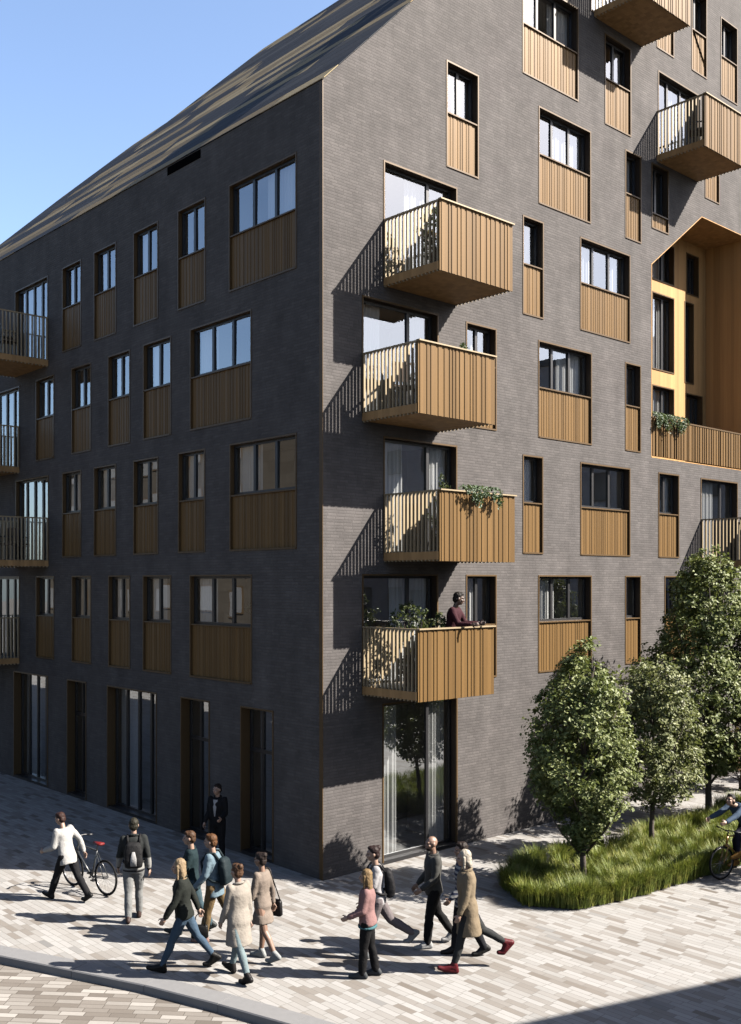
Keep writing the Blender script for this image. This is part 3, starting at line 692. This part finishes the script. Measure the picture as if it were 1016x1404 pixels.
def person(label, loc, heading, H, top=('shirt', (.7,.7,.7)), bottom=('trousers', (.05,.05,.06)), shoes=(.03,.03,.03), hair=('short', (.06,.04,.03)), skin='fair',
           legs=((20, 5), (-22, 18)), arms=((-15, 8, 15), (15, 8, 20)), lean=2, head=(0, 0), female=False, pelvis=None, foot=(None, None), z=0., group=None, shoulder_w=1., extra=None, bag=None, cap_hat=None):
    """legs: (right, left) thigh pitch, knee bend; arms: (right, left) pitch, abduction, elbow bend; +pitch = forward (+Y)."""
    s = H; U = .098*s*(.92 if female else 1.)*shoulder_w
    joints = {}
    low = 0
    hipw = .052*s
    for side, (th, kb), fp in ((1, legs[0], foot[0]), (-1, legs[1], foot[1])):
        hip = Vector((side*hipw, 0, 0)); a = R(th); kn = hip + Vector((side*.004*s, math.sin(a), -math.cos(a)))*1 if False else hip + Vector((0, math.sin(a)*.245*s, -math.cos(a)*.245*s))
        b = R(th-kb); an = kn + Vector((0, math.sin(b)*.24*s, -math.cos(b)*.24*s))
        phi = fp if fp is not None else (0 if th >= -8 else -max(0, (kb+(-th))*.75))
        if fp is None and th > 15 and kb < 12: phi = 14
        fd = Vector((0, math.cos(R(phi)), math.sin(R(phi)))); fu = Vector((0, -fd.z, fd.y))
        heel = an - fd*.035*s - fu*.03*s; ballp = an + fd*.075*s - fu*.034*s; toe = ballp + (Vector((0, 1, 0)) if phi < 0 else fd)*.04*s
        joints[side] = [hip, kn, an, heel, ballp, toe]
        low = min(low, heel.z-.02*s, ballp.z-.018*s, toe.z-.016*s)
    pz = -low if pelvis is None else pelvis
    for k in joints: joints[k] = [p + Vector((0, 0, pz)) for p in joints[k]]
    Ml = Matrix.Translation((0, 0, pz)) @ Matrix.Rotation(-R(lean), 4, 'X')
    def T(x, y, zr): return Ml @ Vector((x*s, y*s, zr*s))            # zr measured up from the hip joint
    # arms
    hands = {}
    AR = {}
    for side, (pt, ab, el) in ((1, arms[0]), (-1, arms[1])):
        sh = T(side*U/s, -.004, .295)
        def dirv(pitch, abd): return Vector((side*math.sin(R(abd)), math.sin(R(pitch))*math.cos(R(abd)), -math.cos(R(pitch))*math.cos(R(abd))))
        e = sh + dirv(pt, ab)*.172*s; d2 = dirv(pt+el, ab*.4); wv = e + d2*.148*s
        AR[side] = (sh, e, wv, d2)
    # head frame
    hc0 = T(0, .012, .425); neck0 = T(0, -.008, .30); 
    HR = Matrix.Rotation(R(head[0]), 3, 'Z') @ Matrix.Rotation(-R(head[1]+lean*.3), 3, 'X')
    hc = neck0.lerp(hc0, 1.) 
    def Hd(x, y, zz): return hc + HR @ Vector((x*s, y*s, zz*s))
    bm = bmesh.new()
    def torso(bm, g, zlo=-.02, zhi=.315, flare=None, shz=1.):
        rows = [(-.05,.083,.060,0), (-.01,.094,.068,-.004), (.05,.087,.062,0), (.11,.077 if female else .081,.054,.004), (.18,.086,.061,.004), (.24,.097,.063,0), (.29,.088 if not female else .08,.050,-.004), (.318,.045,.036,-.006)]
        rows = [r for r in rows if zlo-.001 <= r[0] <= zhi+.001]
        rings = []
        if flare:
            for (zz, rx, ry) in flare: rings.append([T(math.cos(t)*(rx), math.sin(t)*(ry), zz) for t in [6.283*k/20 for k in range(20)]])
        for zz, rx, ry, oy in rows: rings.append([T(math.cos(t)*(rx*(shoulder_w if zz > .2 else 1)+g/s), oy+math.sin(t)*(ry+g/s), zz) for t in [6.283*k/20 for k in range(20)]])
        loft(bm, rings)
    def leg(bm, side, g, upto=1., end=.98):
        hip, kn, an = joints[side][:3]
        mid = hip.lerp(kn, .5); calf = kn.lerp(an, .3)+Vector((0, -.008*s, 0)); e = kn.lerp(an, end)
        seq = [(hip, .054*s), (mid, .045*s), (kn, .033*s), (calf, .032*s), (e, .022*s)]
        for (p, r), (q, r2) in zip(seq, seq[1:]): cap(bm, p, q, r+g, r2+g)
    def arm(bm, side, g, end=1.):
        sh, e, wv, d2 = AR[side]; el_ = e
        if end < .5: cap(bm, sh, sh.lerp(e, end*2), .030*s+g, .026*s+g); return
        cap(bm, sh, e, .030*s+g, .0235*s+g); w2 = e.lerp(wv, (end-.5)*2); cap(bm, e, e.lerp(w2, .35), .0235*s+g, .0225*s+g); cap(bm, e.lerp(w2, .35), w2, .0225*s+g, .0155*s+g)
    # ---- continuous skin body
    torso(bm, 0)
    for sd in (1, -1):
        leg(bm, sd, 0); arm(bm, sd, 0)
        hip, kn, an, heel, ballp, toe = joints[sd]
        cap(bm, an, heel, .021*s, .020*s); cap(bm, heel, ballp, .019*s, .020*s); cap(bm, ballp, toe, .020*s, .013*s); cap(bm, an, ballp, .02*s, .017*s)
        sh, e, wv, d2 = AR[sd]                                       # hand: palm, four curled fingers, thumb
        fwd = Vector((0, 1, 0)) if abs(d2.y) < .8 else Vector((0, 0, 1))
        side_in = Vector((-sd, 0, 0)); ax = d2.cross(side_in).normalized()   # across the palm
        cap(bm, wv, wv+d2*.03*s, .0145*s, .017*s)
        for kf, off in enumerate((-1.5, -.5, .5, 1.5)):
            base = wv + d2*.05*s + ax*off*.0115*s; Lf = (.030, .036, .033, .025)[kf]*s
            cap(bm, wv+d2*.02*s+ax*off*.009*s, base, .0085*s, .0066*s)
            m1 = base + (d2*.9+side_in*.35).normalized()*Lf*.6; m2 = m1 + (d2*.6+side_in*.8).normalized()*Lf*.55
            cap(bm, base, m1, .0058*s, .0052*s); cap(bm, m1, m2, .0052*s, .0044*s)
        tb = wv + d2*.018*s + ax*(-.018*s); t1 = tb + (d2*.75 - ax*.8 + side_in*.3).normalized()*.026*s; cap(bm, tb, t1, .0072*s, .006*s); cap(bm, t1, t1+(d2+side_in*.3).normalized()*.018*s, .006*s, .005*s)
    cap(bm, neck0, Hd(0, -.012, -.035), .031*s, .028*s)
    ball(bm, Hd(0, -.006, .012), (.0445*s, .055*s, .054*s), HR); ball(bm, Hd(0, .012, -.022), (.036*s, .042*s, .046*s), HR)
    ball(bm, Hd(0, .030, -.050), (.020*s, .018*s, .014*s), HR)                      # chin
    cap(bm, Hd(0, .050, .006), Hd(0, .061, -.016), .006*s, .0095*s)                  # nose
    cap(bm, Hd(-.022, .044, .014), Hd(.022, .044, .014), .009*s, .009*s)            # brow
    cap(bm, Hd(-.011, .049, -.034), Hd(.011, .049, -.034), .006*s, .006*s)
    for sd in (1, -1): ball(bm, Hd(sd*.044, -.006, -.004), (.008*s, .014*s, .018*s), HR); ball(bm, Hd(sd*.024, .036, -.014), (.014*s, .014*s, .012*s), HR)
    body = organic('person', bm, SK[skin], None, .0085, 2)
    body.location = (loc[0], loc[1], z); body.rotation_euler = (0, 0, heading)
    tag(body, label, 'person', group)
    for sd in (1, -1):
        b2 = bmesh.new(); ball(b2, Hd(sd*.0175, .0445, .003), .0072*s, seg=8); mesh_obj('eye', b2, M['eye'], body, True)
    b2 = bmesh.new(); cap(b2, Hd(-.011, .0535, -.034), Hd(.011, .0535, -.034), .0038*s, .0038*s); mesh_obj('mouth', b2, M['lip'], body, True)
    # ---- hair
    kind, hcol = hair; hm = cloth(hcol, .6, .3)
    b2 = bmesh.new()
    if kind != 'none':
        ball(b2, Hd(0, -.014, .026), (.050*s, .054*s, .050*s), HR); ball(b2, Hd(0, -.032, -.008), (.046*s, .036*s, .045*s), HR)
        if kind in ('short', 'bun'): ball(b2, Hd(0, .012, .052), (.036*s, .036*s, .022*s), HR)
        if kind == 'bun': ball(b2, Hd(0, -.052, .052), (.027*s, .027*s, .027*s), HR)
        if kind == 'topbun': ball(b2, Hd(0, -.02, .092), (.028*s, .028*s, .024*s), HR)
        if kind in ('long', 'bob'):
            zl = -.19 if kind == 'long' else -.075
            rings = [[Hd(math.cos(t)*rx, oy+math.sin(t)*ry, zz) for t in [6.283*k/16 for k in range(16)]] for zz, rx, ry, oy in ((.035,.048,.05,-.014), (-.02,.054,.040,-.026), (zl*.6,.052,.032,-.040), (zl,.034,.018,-.050))]
            loft(b2, rings)
            for sd in (1, -1): cap(b2, Hd(sd*.045, .006, .012), Hd(sd*.046, .006, max(zl, -.11)), .014*s, .010*s)
        organic('hair', b2, hm, body, .009, 2, .015)
    else: b2.free()
    # ---- clothes
    kind, tcol = top[0], top[1]; tm = tcol if isinstance(tcol, bpy.types.Material) else cloth(tcol)
    g = {'shirt': .025, 'jacket': .032, 'coat': .034, 'dress': .018, 'tee': .024}[kind]
    b2 = bmesh.new()
    fl = None; zlo = -.05
    if kind == 'shirt': fl = [(-.085, .108, .088), (-.04, .108, .086)]; zlo = -.01
    if kind == 'jacket': fl = [(-.03, .108, .086)]; zlo = -.01
    if kind == 'coat': fl = [(-.21, .128, .108), (-.12, .118, .098), (-.05, .112, .088)]; zlo = -.01
    if kind == 'dress': fl = [(-.17, .118, .10), (-.1, .112, .09)]; zlo = -.05
    if kind == 'tee': fl = [(-.04, .103, .08)]; zlo = -.01
    torso(b2, g, zlo, .318, fl)
    for sd in (1, -1): arm(b2, sd, min(g, .026)*.7, .42 if kind in ('tee',) else (.97 if kind != 'dress' else .95))
    organic({'shirt': 'shirt', 'jacket': 'jacket', 'coat': 'coat', 'dress': 'dress', 'tee': 'shirt'}[kind], b2, tm, body, .014, 5, .028)
    if kind in ('jacket', 'coat'):
        b2 = bmesh.new(); tube(b2, [T(math.cos(t)*.042, -.008+math.sin(t)*.04, .325+.012*math.sin(t)*-1) for t in [6.283*k/12 for k in range(12)]] + [T(.042, -.008, .325)], .014*s, 8); organic('collar', b2, tm, body, .012, 3)
    if bottom:
        kind, bcol = bottom; b2 = bmesh.new(); zz = {'trousers': .98, 'leggings': .95, 'shorts': .0}[kind]
        gg = .016 if kind != 'leggings' else .008
        torso(b2, gg, -.05, .06)
        for sd in (1, -1):
            if kind == 'shorts':
                hip, kn = joints[sd][:2]; cap(b2, hip, hip.lerp(kn, .6), .056*s+.014, .05*s+.014)
            else:
                leg(b2, sd, gg, end=zz)
                if kind == 'trousers':
                    kn, an = joints[sd][1:3]; cap(b2, kn.lerp(an, .3), kn.lerp(an, .97), .034*s+gg, .031*s+gg*.6)
        organic('trousers' if kind != 'shorts' else 'shorts', b2, cloth(bcol), body, .013, 5, .022)
    for sd in (1, -1):
        hip, kn, an, heel, ballp, toe = joints[sd]; b2 = bmesh.new(); g = .009
        cap(b2, an.lerp(kn, .12), heel, .024*s+g, .022*s+g*.6); cap(b2, heel, ballp, .021*s+g*.6, .022*s+g*.6); cap(b2, ballp, toe, .022*s+g*.6, .017*s+g*.5); cap(b2, an, ballp, .024*s+g, .019*s+g)
        organic('shoe', b2, cloth(shoes, .5), body, .011, 3)
    fr = Matrix.Translation((loc[0], loc[1], z)) @ Matrix.Rotation(heading, 4, 'Z')
    return dict(body=body, T=T, AR=AR, s=s, loc=(loc[0], loc[1], z), rz=heading, fr=fr, Hd=Hd)
def backpack(label, P, col, patch=None):
    T = P['T']; root = thing('backpack', label, 'backpack', P['loc'], P['rz'])
    b2 = bmesh.new()
    rings = [[T(math.copysign(abs(math.cos(t))**.6, math.cos(t))*rx, -.085-.0-ry*.75+math.copysign(abs(math.sin(t))**.6, math.sin(t))*ry*.85, zz) for t in [6.283*k/20 for k in range(20)]] for zz, rx, ry in ((.02,.07,.03), (.035,.088,.050), (.10,.092,.058), (.18,.088,.052), (.25,.076,.042), (.275,.055,.025))]
    loft(b2, rings); organic('pack_body', b2, cloth(col, .7), root, .014, 5, .02)
    for sd in (1, -1):
        b2 = bmesh.new(); tube(b2, [T(sd*.055, -.085, .26), T(sd*.062, -.045, .325), T(sd*.064, .03, .325), T(sd*.068, .088, .25), T(sd*.088, .07, .13), T(sd*.10, -.03, .07), T(sd*.075, -.085, .06)], .012*P['s'], 6); mesh_obj('strap', b2, cloth(col, .7), root, True)
    if patch:
        b2 = bmesh.new(); rings = [[T(math.cos(t)*rx, -.176+.008*math.sin(t), zz) for t in [6.283*k/12 for k in range(12)]] for zz, rx in ((.05,.030), (.12,.030), (.19,.014))]
        loft(b2, rings); mesh_obj('front_pocket', b2, cloth(patch), root, True)
LEFT = R(47.5)
def hd(th): return LEFT + R(th)
JEANS = (.10,.17,.26); 
# 1 man in white shirt
person('man in a loose white shirt wheeling a bicycle by its saddle', (-4.28, 2.25), hd(-30), 1.64, ('shirt', (.78,.77,.75)), ('trousers', (.018,.018,.022)), (.02,.02,.02), ('short', (.07,.03,.022)), 'fair',
       legs=((-27, 14), (27, 4)), arms=((-38, 22, 22), (4, 10, 65)), lean=14, head=(8, 10))
# 2 backpacker
def colour_block():
    t = NT('charcoal_and_pale_jacket'); x, y, z = t.sep(t.obj())
    f = t.ramp(z, [(0, (.04,.04,.045)), (1, (1,1,1))])
    mr = t.n.new('ShaderNodeMapRange'); t.L(z, mr.inputs[0]); mr.inputs[1].default_value = 1.08; mr.inputs[2].default_value = 1.10
    lowm = t.n.new('ShaderNodeMapRange'); t.L(z, lowm.inputs[0]); lowm.inputs[1].default_value = .90; lowm.inputs[2].default_value = .92
    c = t.mix(lowm.outputs[0], (.025,.025,.028), t.mix(mr.outputs[0], (.27,.27,.26), (.025,.028,.028)))
    return t.done(t.bsdf(c, .85, 0, .08, t.bump(t.noise(110, 3, t.obj()), .3, .006)).outputs[0])
P2 = person('walker in a black and pale grey jacket seen from behind with a dark backpack', (-3.94, .42), hd(-78), 1.72, ('jacket', colour_block()), ('trousers', (.40,.41,.41)), (.10,.06,.05), ('short', (.05,.045,.03)), 'fair',
       legs=((16, 10), (-6, 6)), arms=((-10, 14, 16), (6, 14, 18)), lean=3)
backpack('dark backpack with a white pocket on the walker crossing alone', P2, (.02,.02,.022), (.7,.7,.7))
# 3 blonde woman
P3 = person('woman with long blonde hair, dark green jacket and blue jeans, striding', (-4.53, -2.14), hd(4), 1.70, ('jacket', (.028,.034,.028)), ('leggings', JEANS), (.018,.017,.016), ('long', (.52,.38,.23)), 'fair',
       legs=((-27, 12), (25, 3)), arms=((-30, 8, 10), (18, 8, 14)), lean=5, female=True)
# 4 denim man with backpack
P4 = person('man with ginger-brown hair in a pale denim shirt and khaki trousers', (-3.50, -1.42), hd(-14), 1.72, ('shirt', (.30,.43,.52)), ('trousers', (.31,.21,.10)), (.45,.28,.24), ('short', (.20,.09,.035)), 'fair',
       legs=((-26, 30), (12, 3)), arms=((-6, 8, 20), (10, 8, 30)), lean=4)
backpack('dark teal backpack on the man in the pale denim shirt', P4, (.02,.04,.05))
# 4b companion
P4b = person('companion in a dark teal top mostly hidden behind the man in pale denim', (-3.55, -.82), hd(2), 1.68, ('shirt', (.02,.05,.06)), ('trousers', (.09,.16,.20)), (.06,.07,.07), ('short', (.14,.07,.035)), 'fair',
       legs=((-16, 12), (18, 4)), arms=((-10, 6, 15), (14, 6, 15)), lean=2)
b2 = bmesh.new()
# 5 beige coat woman
P5 = person('person with brown tied-up hair in a pale beige coat and light jeans', (-4.12, -2.98), hd(-42), 1.67, ('coat', (.60,.54,.47)), ('leggings', (.36,.47,.50)), (.022,.018,.018), ('bun', (.17,.09,.05)), 'fair',
       legs=((20, 4), (-18, 8)), arms=((-8, 6, 8), (10, 6, 14)), lean=2, female=True)
# 6 dress woman
P6 = person('dark-haired woman in a short beige dress with bare legs, half hidden by the pale coat', (-3.40, -2.60), hd(-28), 1.62, ('dress', (.44,.36,.30)), None, (.55,.58,.58), ('bun', (.045,.03,.025)), 'tan',
       legs=((8, 4), (-14, 16)), arms=((-12, 12, 10), (8, 8, 20)), lean=2, female=True)
# 7 suit man
P7 = person('man in a dark suit and white shirt standing in the shade by the shop windows', (-.85, 2.42), hd(72), 1.62, ('jacket', (.016,.016,.02)), ('trousers', (.018,.018,.022)), (.02,.015,.015), ('short', (.04,.025,.02)), 'fair',
       legs=((3, 2), (-3, 2)), arms=((4, 8, 35), (6, 8, 70)), lean=0, head=(-15, 0))
b2 = bmesh.new(); T = P7['T']
loft(b2, [[T(x, y, zz) for x, y in ((-w_, yy), (0, yy+.012), (w_, yy), (0, yy-.03))] for zz, w_, yy in ((.09, .006, .080), (.2, .022, .083), (.30, .032, .058))]); mesh_obj('shirt_front', b2, cloth((.78,.78,.80)), P7['body'])
# 8 bun woman white top
P8 = person('woman with a dark bun and white top walking behind the girl in pink', (-1.98, -3.70), hd(4), 1.70, ('tee', (.72,.70,.72)), ('trousers', (.30,.26,.27)), (.42,.44,.46), ('bun', (.055,.03,.028)), 'fair',
       legs=((-32, 26), (16, 4)), arms=((-12, 6, 20), (12, 6, 25)), lean=4, female=True)
backpack('slim black backpack on the woman with the dark bun', P8, (.018,.018,.022))
# 9 pink girl
P9 = person('girl with fair hair in a pink jacket and loose black trousers', (-2.66, -4.22), hd(-8), 1.56, ('jacket', (.52,.30,.29)), ('trousers', (.012,.012,.014)), (.10,.11,.12), ('long', (.42,.28,.14)), 'fair',
       legs=((-6, 6), (7, 3)), arms=((4, 7, 50), (10, 7, 55)), lean=1, female=True)
b2 = bmesh.new(); T = P9['T']; loft(b2, [[T(math.cos(t)*.116, math.sin(t)*.094, zz) for t in [6.283*k/20 for k in range(20)]] for zz in (-.052, -.030)]); organic('jacket_hem', b2, cloth((.12,.30,.34)), P9['body'], .012, 2)
# 10 bald man
P10 = person('bald man in a dark olive patterned jacket, black trousers and white trainers', (-1.0, -3.98), hd(14), 1.74, ('jacket', plain('camouflage', (.016,.016,.012), .85, nscale=14, namt=.75)), ('trousers', (.012,.012,.014)), (.70,.70,.70), ('none', (0,0,0)), 'tan',
       legs=((-14, 22), (14, 10)), arms=((4, 8, 40), (8, 8, 50)), lean=1, head=(10, 0))
b2 = bmesh.new(); Hd = P10['Hd']; ball(b2, Hd(0, .026, -.046), (.030*1.74, .028*1.74, .022*1.74)); organic('beard', b2, cloth((.03,.02,.015)), P10['body'], .01, 2)
# 11 red shoes
P11 = person('woman with a pale blonde bob in a sandy coat and red shoes', (-1.37, -5.06), hd(6), 1.80, ('coat', (.42,.33,.22)), ('leggings', (.055,.06,.062)), (.20,.018,.028), ('bob', (.80,.72,.60)), 'fair',
       legs=((-34, 26), (17, 2)), arms=((-4, 5, 8), (10, 5, 10)), lean=3, female=True)
# 12 striped
def stripes():
    t = NT('blue_and_white_stripes'); x, y, z = t.sep(t.obj())
    f = t.math('GREATER_THAN', t.math('FRACT', t.math('MULTIPLY', z, 13.)), .5)
    return t.done(t.bsdf(t.mix(f, (.36,.36,.36), (.03,.04,.08)), .85, 0, .2).outputs[0])
P12 = person('person in a blue and white striped shirt half screened by the sandy coat', (-.93, -4.58), hd(10), 1.74, ('shirt', stripes()), ('trousers', (.02,.022,.03)), (.03,.03,.03), ('short', (.04,.025,.02)), 'tan',
       legs=((12, 6), (-16, 10)), arms=((-12, 8, 20), (16, 12, 30)), lean=2)
# handbag in the blonde woman's right hand
hw = P3['AR'][1][2] + P3['AR'][1][3]*.06; hw = P3['fr'] @ hw
root = thing('handbag', 'small black handbag swinging beside the blonde woman in jeans', 'handbag', (hw.x, hw.y, hw.z-.40), P3['rz'])
b2 = bmesh.new(); loft(b2, [[Vector((math.copysign(abs(math.sin(t))**.5, math.sin(t))*ry, math.copysign(abs(math.cos(t))**.5, math.cos(t))*rx, zz)) for t in [6.283*k/20 for k in range(20)]] for zz, rx, ry in ((0,.12,.045), (.02,.135,.055), (.17,.125,.04), (.2,.11,.02))]); mesh_obj('bag_body', b2, cloth((.015,.014,.014), .45), root, True)
for sx in (-.02, .02):
    b2 = bmesh.new(); tube(b2, [(sx, -.08, .18), (sx*.6, -.06, .33), (0, 0, .40), (sx*.6, .06, .33), (sx, .08, .18)], .007, 6); mesh_obj('handle', b2, cloth((.015,.014,.014), .45), root, True)
hw = P6['fr'] @ (P6['AR'][1][2] + P6['AR'][1][3]*.05)
root = thing('shoulder_bag', 'dark shoulder bag hanging at the hip of the woman in the short dress', 'bag', (hw.x, hw.y, hw.z-.05), P6['rz'])
b2 = bmesh.new(); loft(b2, [[Vector((.06+math.copysign(abs(math.sin(t))**.5, math.sin(t))*ry, math.copysign(abs(math.cos(t))**.5, math.cos(t))*rx, zz)) for t in [6.283*k/20 for k in range(20)]] for zz, rx, ry in ((-.12,.10,.035), (-.1,.12,.045), (.10,.11,.04), (.14,.09,.02))]); mesh_obj('bag_body', b2, cloth((.03,.028,.03), .5), root, True)
sh = P6['AR'][1][0]; sl = (P6['fr'].inverted() @ Vector((hw.x, hw.y, hw.z-.05)))
b2 = bmesh.new(); tube(b2, [(.055, -.09, .12), tuple(sh-sl+Vector((-.01, -.05, .05))), tuple(sh-sl+Vector((-.02, 0, .075))), tuple(sh-sl+Vector((-.01, .05, .05))), (.055, .09, .12)], .009, 6); mesh_obj('strap', b2, cloth((.03,.028,.03), .5), root, True)
# 14 man on the lowest corner balcony
P14 = person('dark-haired man in a maroon top leaning on the rail of the lowest corner balcony', (2.33, -1.22), R(205), 1.86, ('shirt', (.085,.018,.03)), ('trousers', (.03,.03,.04)), (.03,.03,.03), ('short', (.02,.015,.012)), 'dark',
       legs=((4, 6), (-6, 4)), arms=((28, 10, 62), (28, 10, 62)), lean=13, head=(25, 6), z=3.785)

# ------------------------------------------------------------------ bicycles
def bicycle(label, loc, rz, frame_col, saddle_col):
    root = thing('bicycle', label, 'bicycle', loc, rz)          # +X is forward; wheels touch z=0
    r = .335; fm = plain('bicycle_paint', tuple(c*.55 for c in frame_col), .3, .1, namt=.05); tyre = cloth((.015,.015,.015), .8); rimm = plain('rim_alloy', (.2,.2,.21), .3, .8)
    for x in (-.51, .51):
        b2 = bmesh.new(); tube(b2, [(x, -.05, r), (x, .05, r)], .022, 10)
        wh = mesh_obj('wheel', b2, rimm, root)
        b2 = bmesh.new(); torus(b2, (x, 0, r), r-.018, .018); mesh_obj('tyre', b2, tyre, wh, True)
        b2 = bmesh.new(); torus(b2, (x, 0, r), r-.044, .010, s2=6); mesh_obj('rim', b2, rimm, wh, True)
        b2 = bmesh.new()
        for k in range(24):
            t = 6.283*k/24; tube(b2, [(x+.02*math.cos(t+.8), .02*(-1)**k, r+.02*math.sin(t+.8)), (x+(r-.05)*math.cos(t), 0, r+(r-.05)*math.sin(t))], .0016, 4)
        mesh_obj('spoke', b2, rimm, wh)
    BB, ST, HT, HB = (-.09, 0, .28), (-.24, 0, .80), (.34, 0, .84), (.37, 0, .70)
    b2 = bmesh.new()
    for a, b, q in ((BB, ST, .017), (ST, HT, .017), (BB, HB, .019), (HT, HB, .02)): tube(b2, [a, b], q, 10)
    for y in (-.055, .055):
        tube(b2, [(BB[0], y*.5, BB[2]), (-.51, y, r)], .010, 8); tube(b2, [(ST[0], y*.3, ST[2]-.04), (-.51, y, r)], .009, 8)
    mesh_obj('frame', b2, fm, root, True)
    b2 = bmesh.new(); tube(b2, [(.37, 0, .70), (.395, 0, .63)], .018)
    for y in (-.055, .055): tube(b2, [(.385, y, .66), (.45, y, .45), (.51, y, r)], .011, 8)
    tube(b2, [(.385, -.06, .66), (.385, .06, .66)], .014); mesh_obj('fork', b2, fm, root, True)
    b2 = bmesh.new(); tube(b2, [(.34, 0, .84), (.325, 0, .93), (.40, 0, .96)], .014, 8); tube(b2, [(.33, -.29, .97), (.38, -.16, .98), (.40, 0, .965), (.38, .16, .98), (.33, .29, .97)], .012, 8)
    for y in (-1, 1): tube(b2, [(.345, y*.22, .975), (.30, y*.31, .965)], .017, 8)
    mesh_obj('handlebar', b2, M['sash'], root, True)
    b2 = bmesh.new(); tube(b2, [ST, (-.265, 0, .93)], .013, 8); mesh_obj('seatpost', b2, rimm, root, True)
    b2 = bmesh.new(); loft(b2, [[Vector((x, math.cos(t)*wd, .945+math.sin(t)*hh)) for t in [6.283*k/14 for k in range(14)]] for x, wd, hh in ((-.41,.05,.018), (-.38,.075,.028), (-.30,.07,.028), (-.22,.03,.024), (-.14,.018,.016))]); mesh_obj('saddle', b2, cloth(saddle_col, .5), root, True)
    b2 = bmesh.new(); torus(b2, (BB[0], -.05, BB[2]), .09, .006, s2=5); tube(b2, [(BB[0], -.06, .28), (BB[0]+.12, -.08, .16)], .010); tube(b2, [(BB[0], .06, .28), (BB[0]-.12, .08, .40)], .010); tube(b2, [(BB[0], -.07, .28), (BB[0], .07, .28)], .016); mesh_obj('crank', b2, rimm, root, True)
    for (dx, y, zz) in ((.12, -.13, .16), (-.12, .13, .40)):
        b2 = bmesh.new(); box(b2, BB[0]+dx-.05, BB[0]+dx+.05, y-.045, y+.045, zz-.012, zz+.012); mesh_obj('pedal', b2, M['sash'], root)
    return root
def fwd(th):                                                  # heading of a bicycle whose +X points along hd(th)
    return hd(th) + R(90)
d = Vector((math.cos(fwd(-38)), math.sin(fwd(-38))))
BK = Vector((-3.62, 2.02)) + d*.51
bicycle('thin grey bicycle with a red saddle wheeled by the man in the white shirt', (BK.x, BK.y, 0), fwd(-38), (.10,.11,.12), (.35,.03,.03))
d = Vector((math.cos(fwd(28)), math.sin(fwd(28))))
BK2 = Vector((5.85, -5.27)) - d*.51
bicycle('yellow bicycle ridden past the planting bed', (BK2.x, BK2.y, 0), fwd(28), (.55,.28,.03), (.02,.02,.02))
sd = BK2 - d*.24
person('cyclist in a blue top riding the yellow bicycle', (sd.x, sd.y), hd(28), 1.72, ('shirt', (.10,.16,.26)), ('leggings', (.02,.02,.05)), (.5,.25,.05), ('short', (.02,.018,.018)), 'fair',
       legs=((40, 42), (74, 78)), arms=((62, 6, 12), (62, 6, 12)), lean=42, head=(10, -28), pelvis=1.02, foot=(0, 0))

# ------------------------------------------------------------------ camera, sun and sky
CAM = Vector((-12.945143, -15.508060, 5.9)); f_px = 1404.
cam = bpy.data.objects.new('camera', bpy.data.cameras.new('camera')); C.objects.link(cam)
cam.location = CAM; cam.rotation_euler = (R(90), 0, -math.atan2(.6756375, .7372340))
cd = cam.data; cd.sensor_fit = 'VERTICAL'; cd.sensor_height = 36.; cd.sensor_width = 36.
cd.lens = f_px/1404*36.; cd.shift_y = (797-702)/1404.; cd.shift_x = 0.; cd.clip_end = 2000; cd.clip_start = .1
scene.camera = cam
EL = R(39.5); sx, sy = .648, -.762
to_sun = Vector((sx*math.cos(EL), sy*math.cos(EL), math.sin(EL)))
sl = bpy.data.lights.new('sun', 'SUN'); sl.energy = 5.0; sl.angle = R(.5); sl.color = (1, .925, .83)
so = bpy.data.objects.new('sun', sl); C.objects.link(so); so.rotation_euler = to_sun.to_track_quat('Z', 'Y').to_euler(); so.location = (30, -30, 40)
wd = bpy.data.worlds.new('World'); scene.world = wd; wd.use_nodes = True
nt = wd.node_tree; bg = nt.nodes['Background']; sk = nt.nodes.new('ShaderNodeTexSky'); sk.sky_type = 'NISHITA'; sk.sun_disc = False
sk.sun_elevation = EL; sk.sun_rotation = math.atan2(sx, sy); sk.air_density = .8; sk.dust_density = 1.6; sk.ozone_density = 1.
nt.links.new(sk.outputs[0], bg.inputs[0]); bg.inputs[1].default_value = .05
scene.view_settings.view_transform = 'Standard'; scene.view_settings.look = 'None'; scene.view_settings.exposure = 2.82; scene.view_settings.gamma = 1
scene.cycles.max_bounces = 8; scene.cycles.transparent_max_bounces = 12; scene.cycles.caustics_reflective = False; scene.cycles.caustics_refractive = False
scene.cycles.use_denoising = True
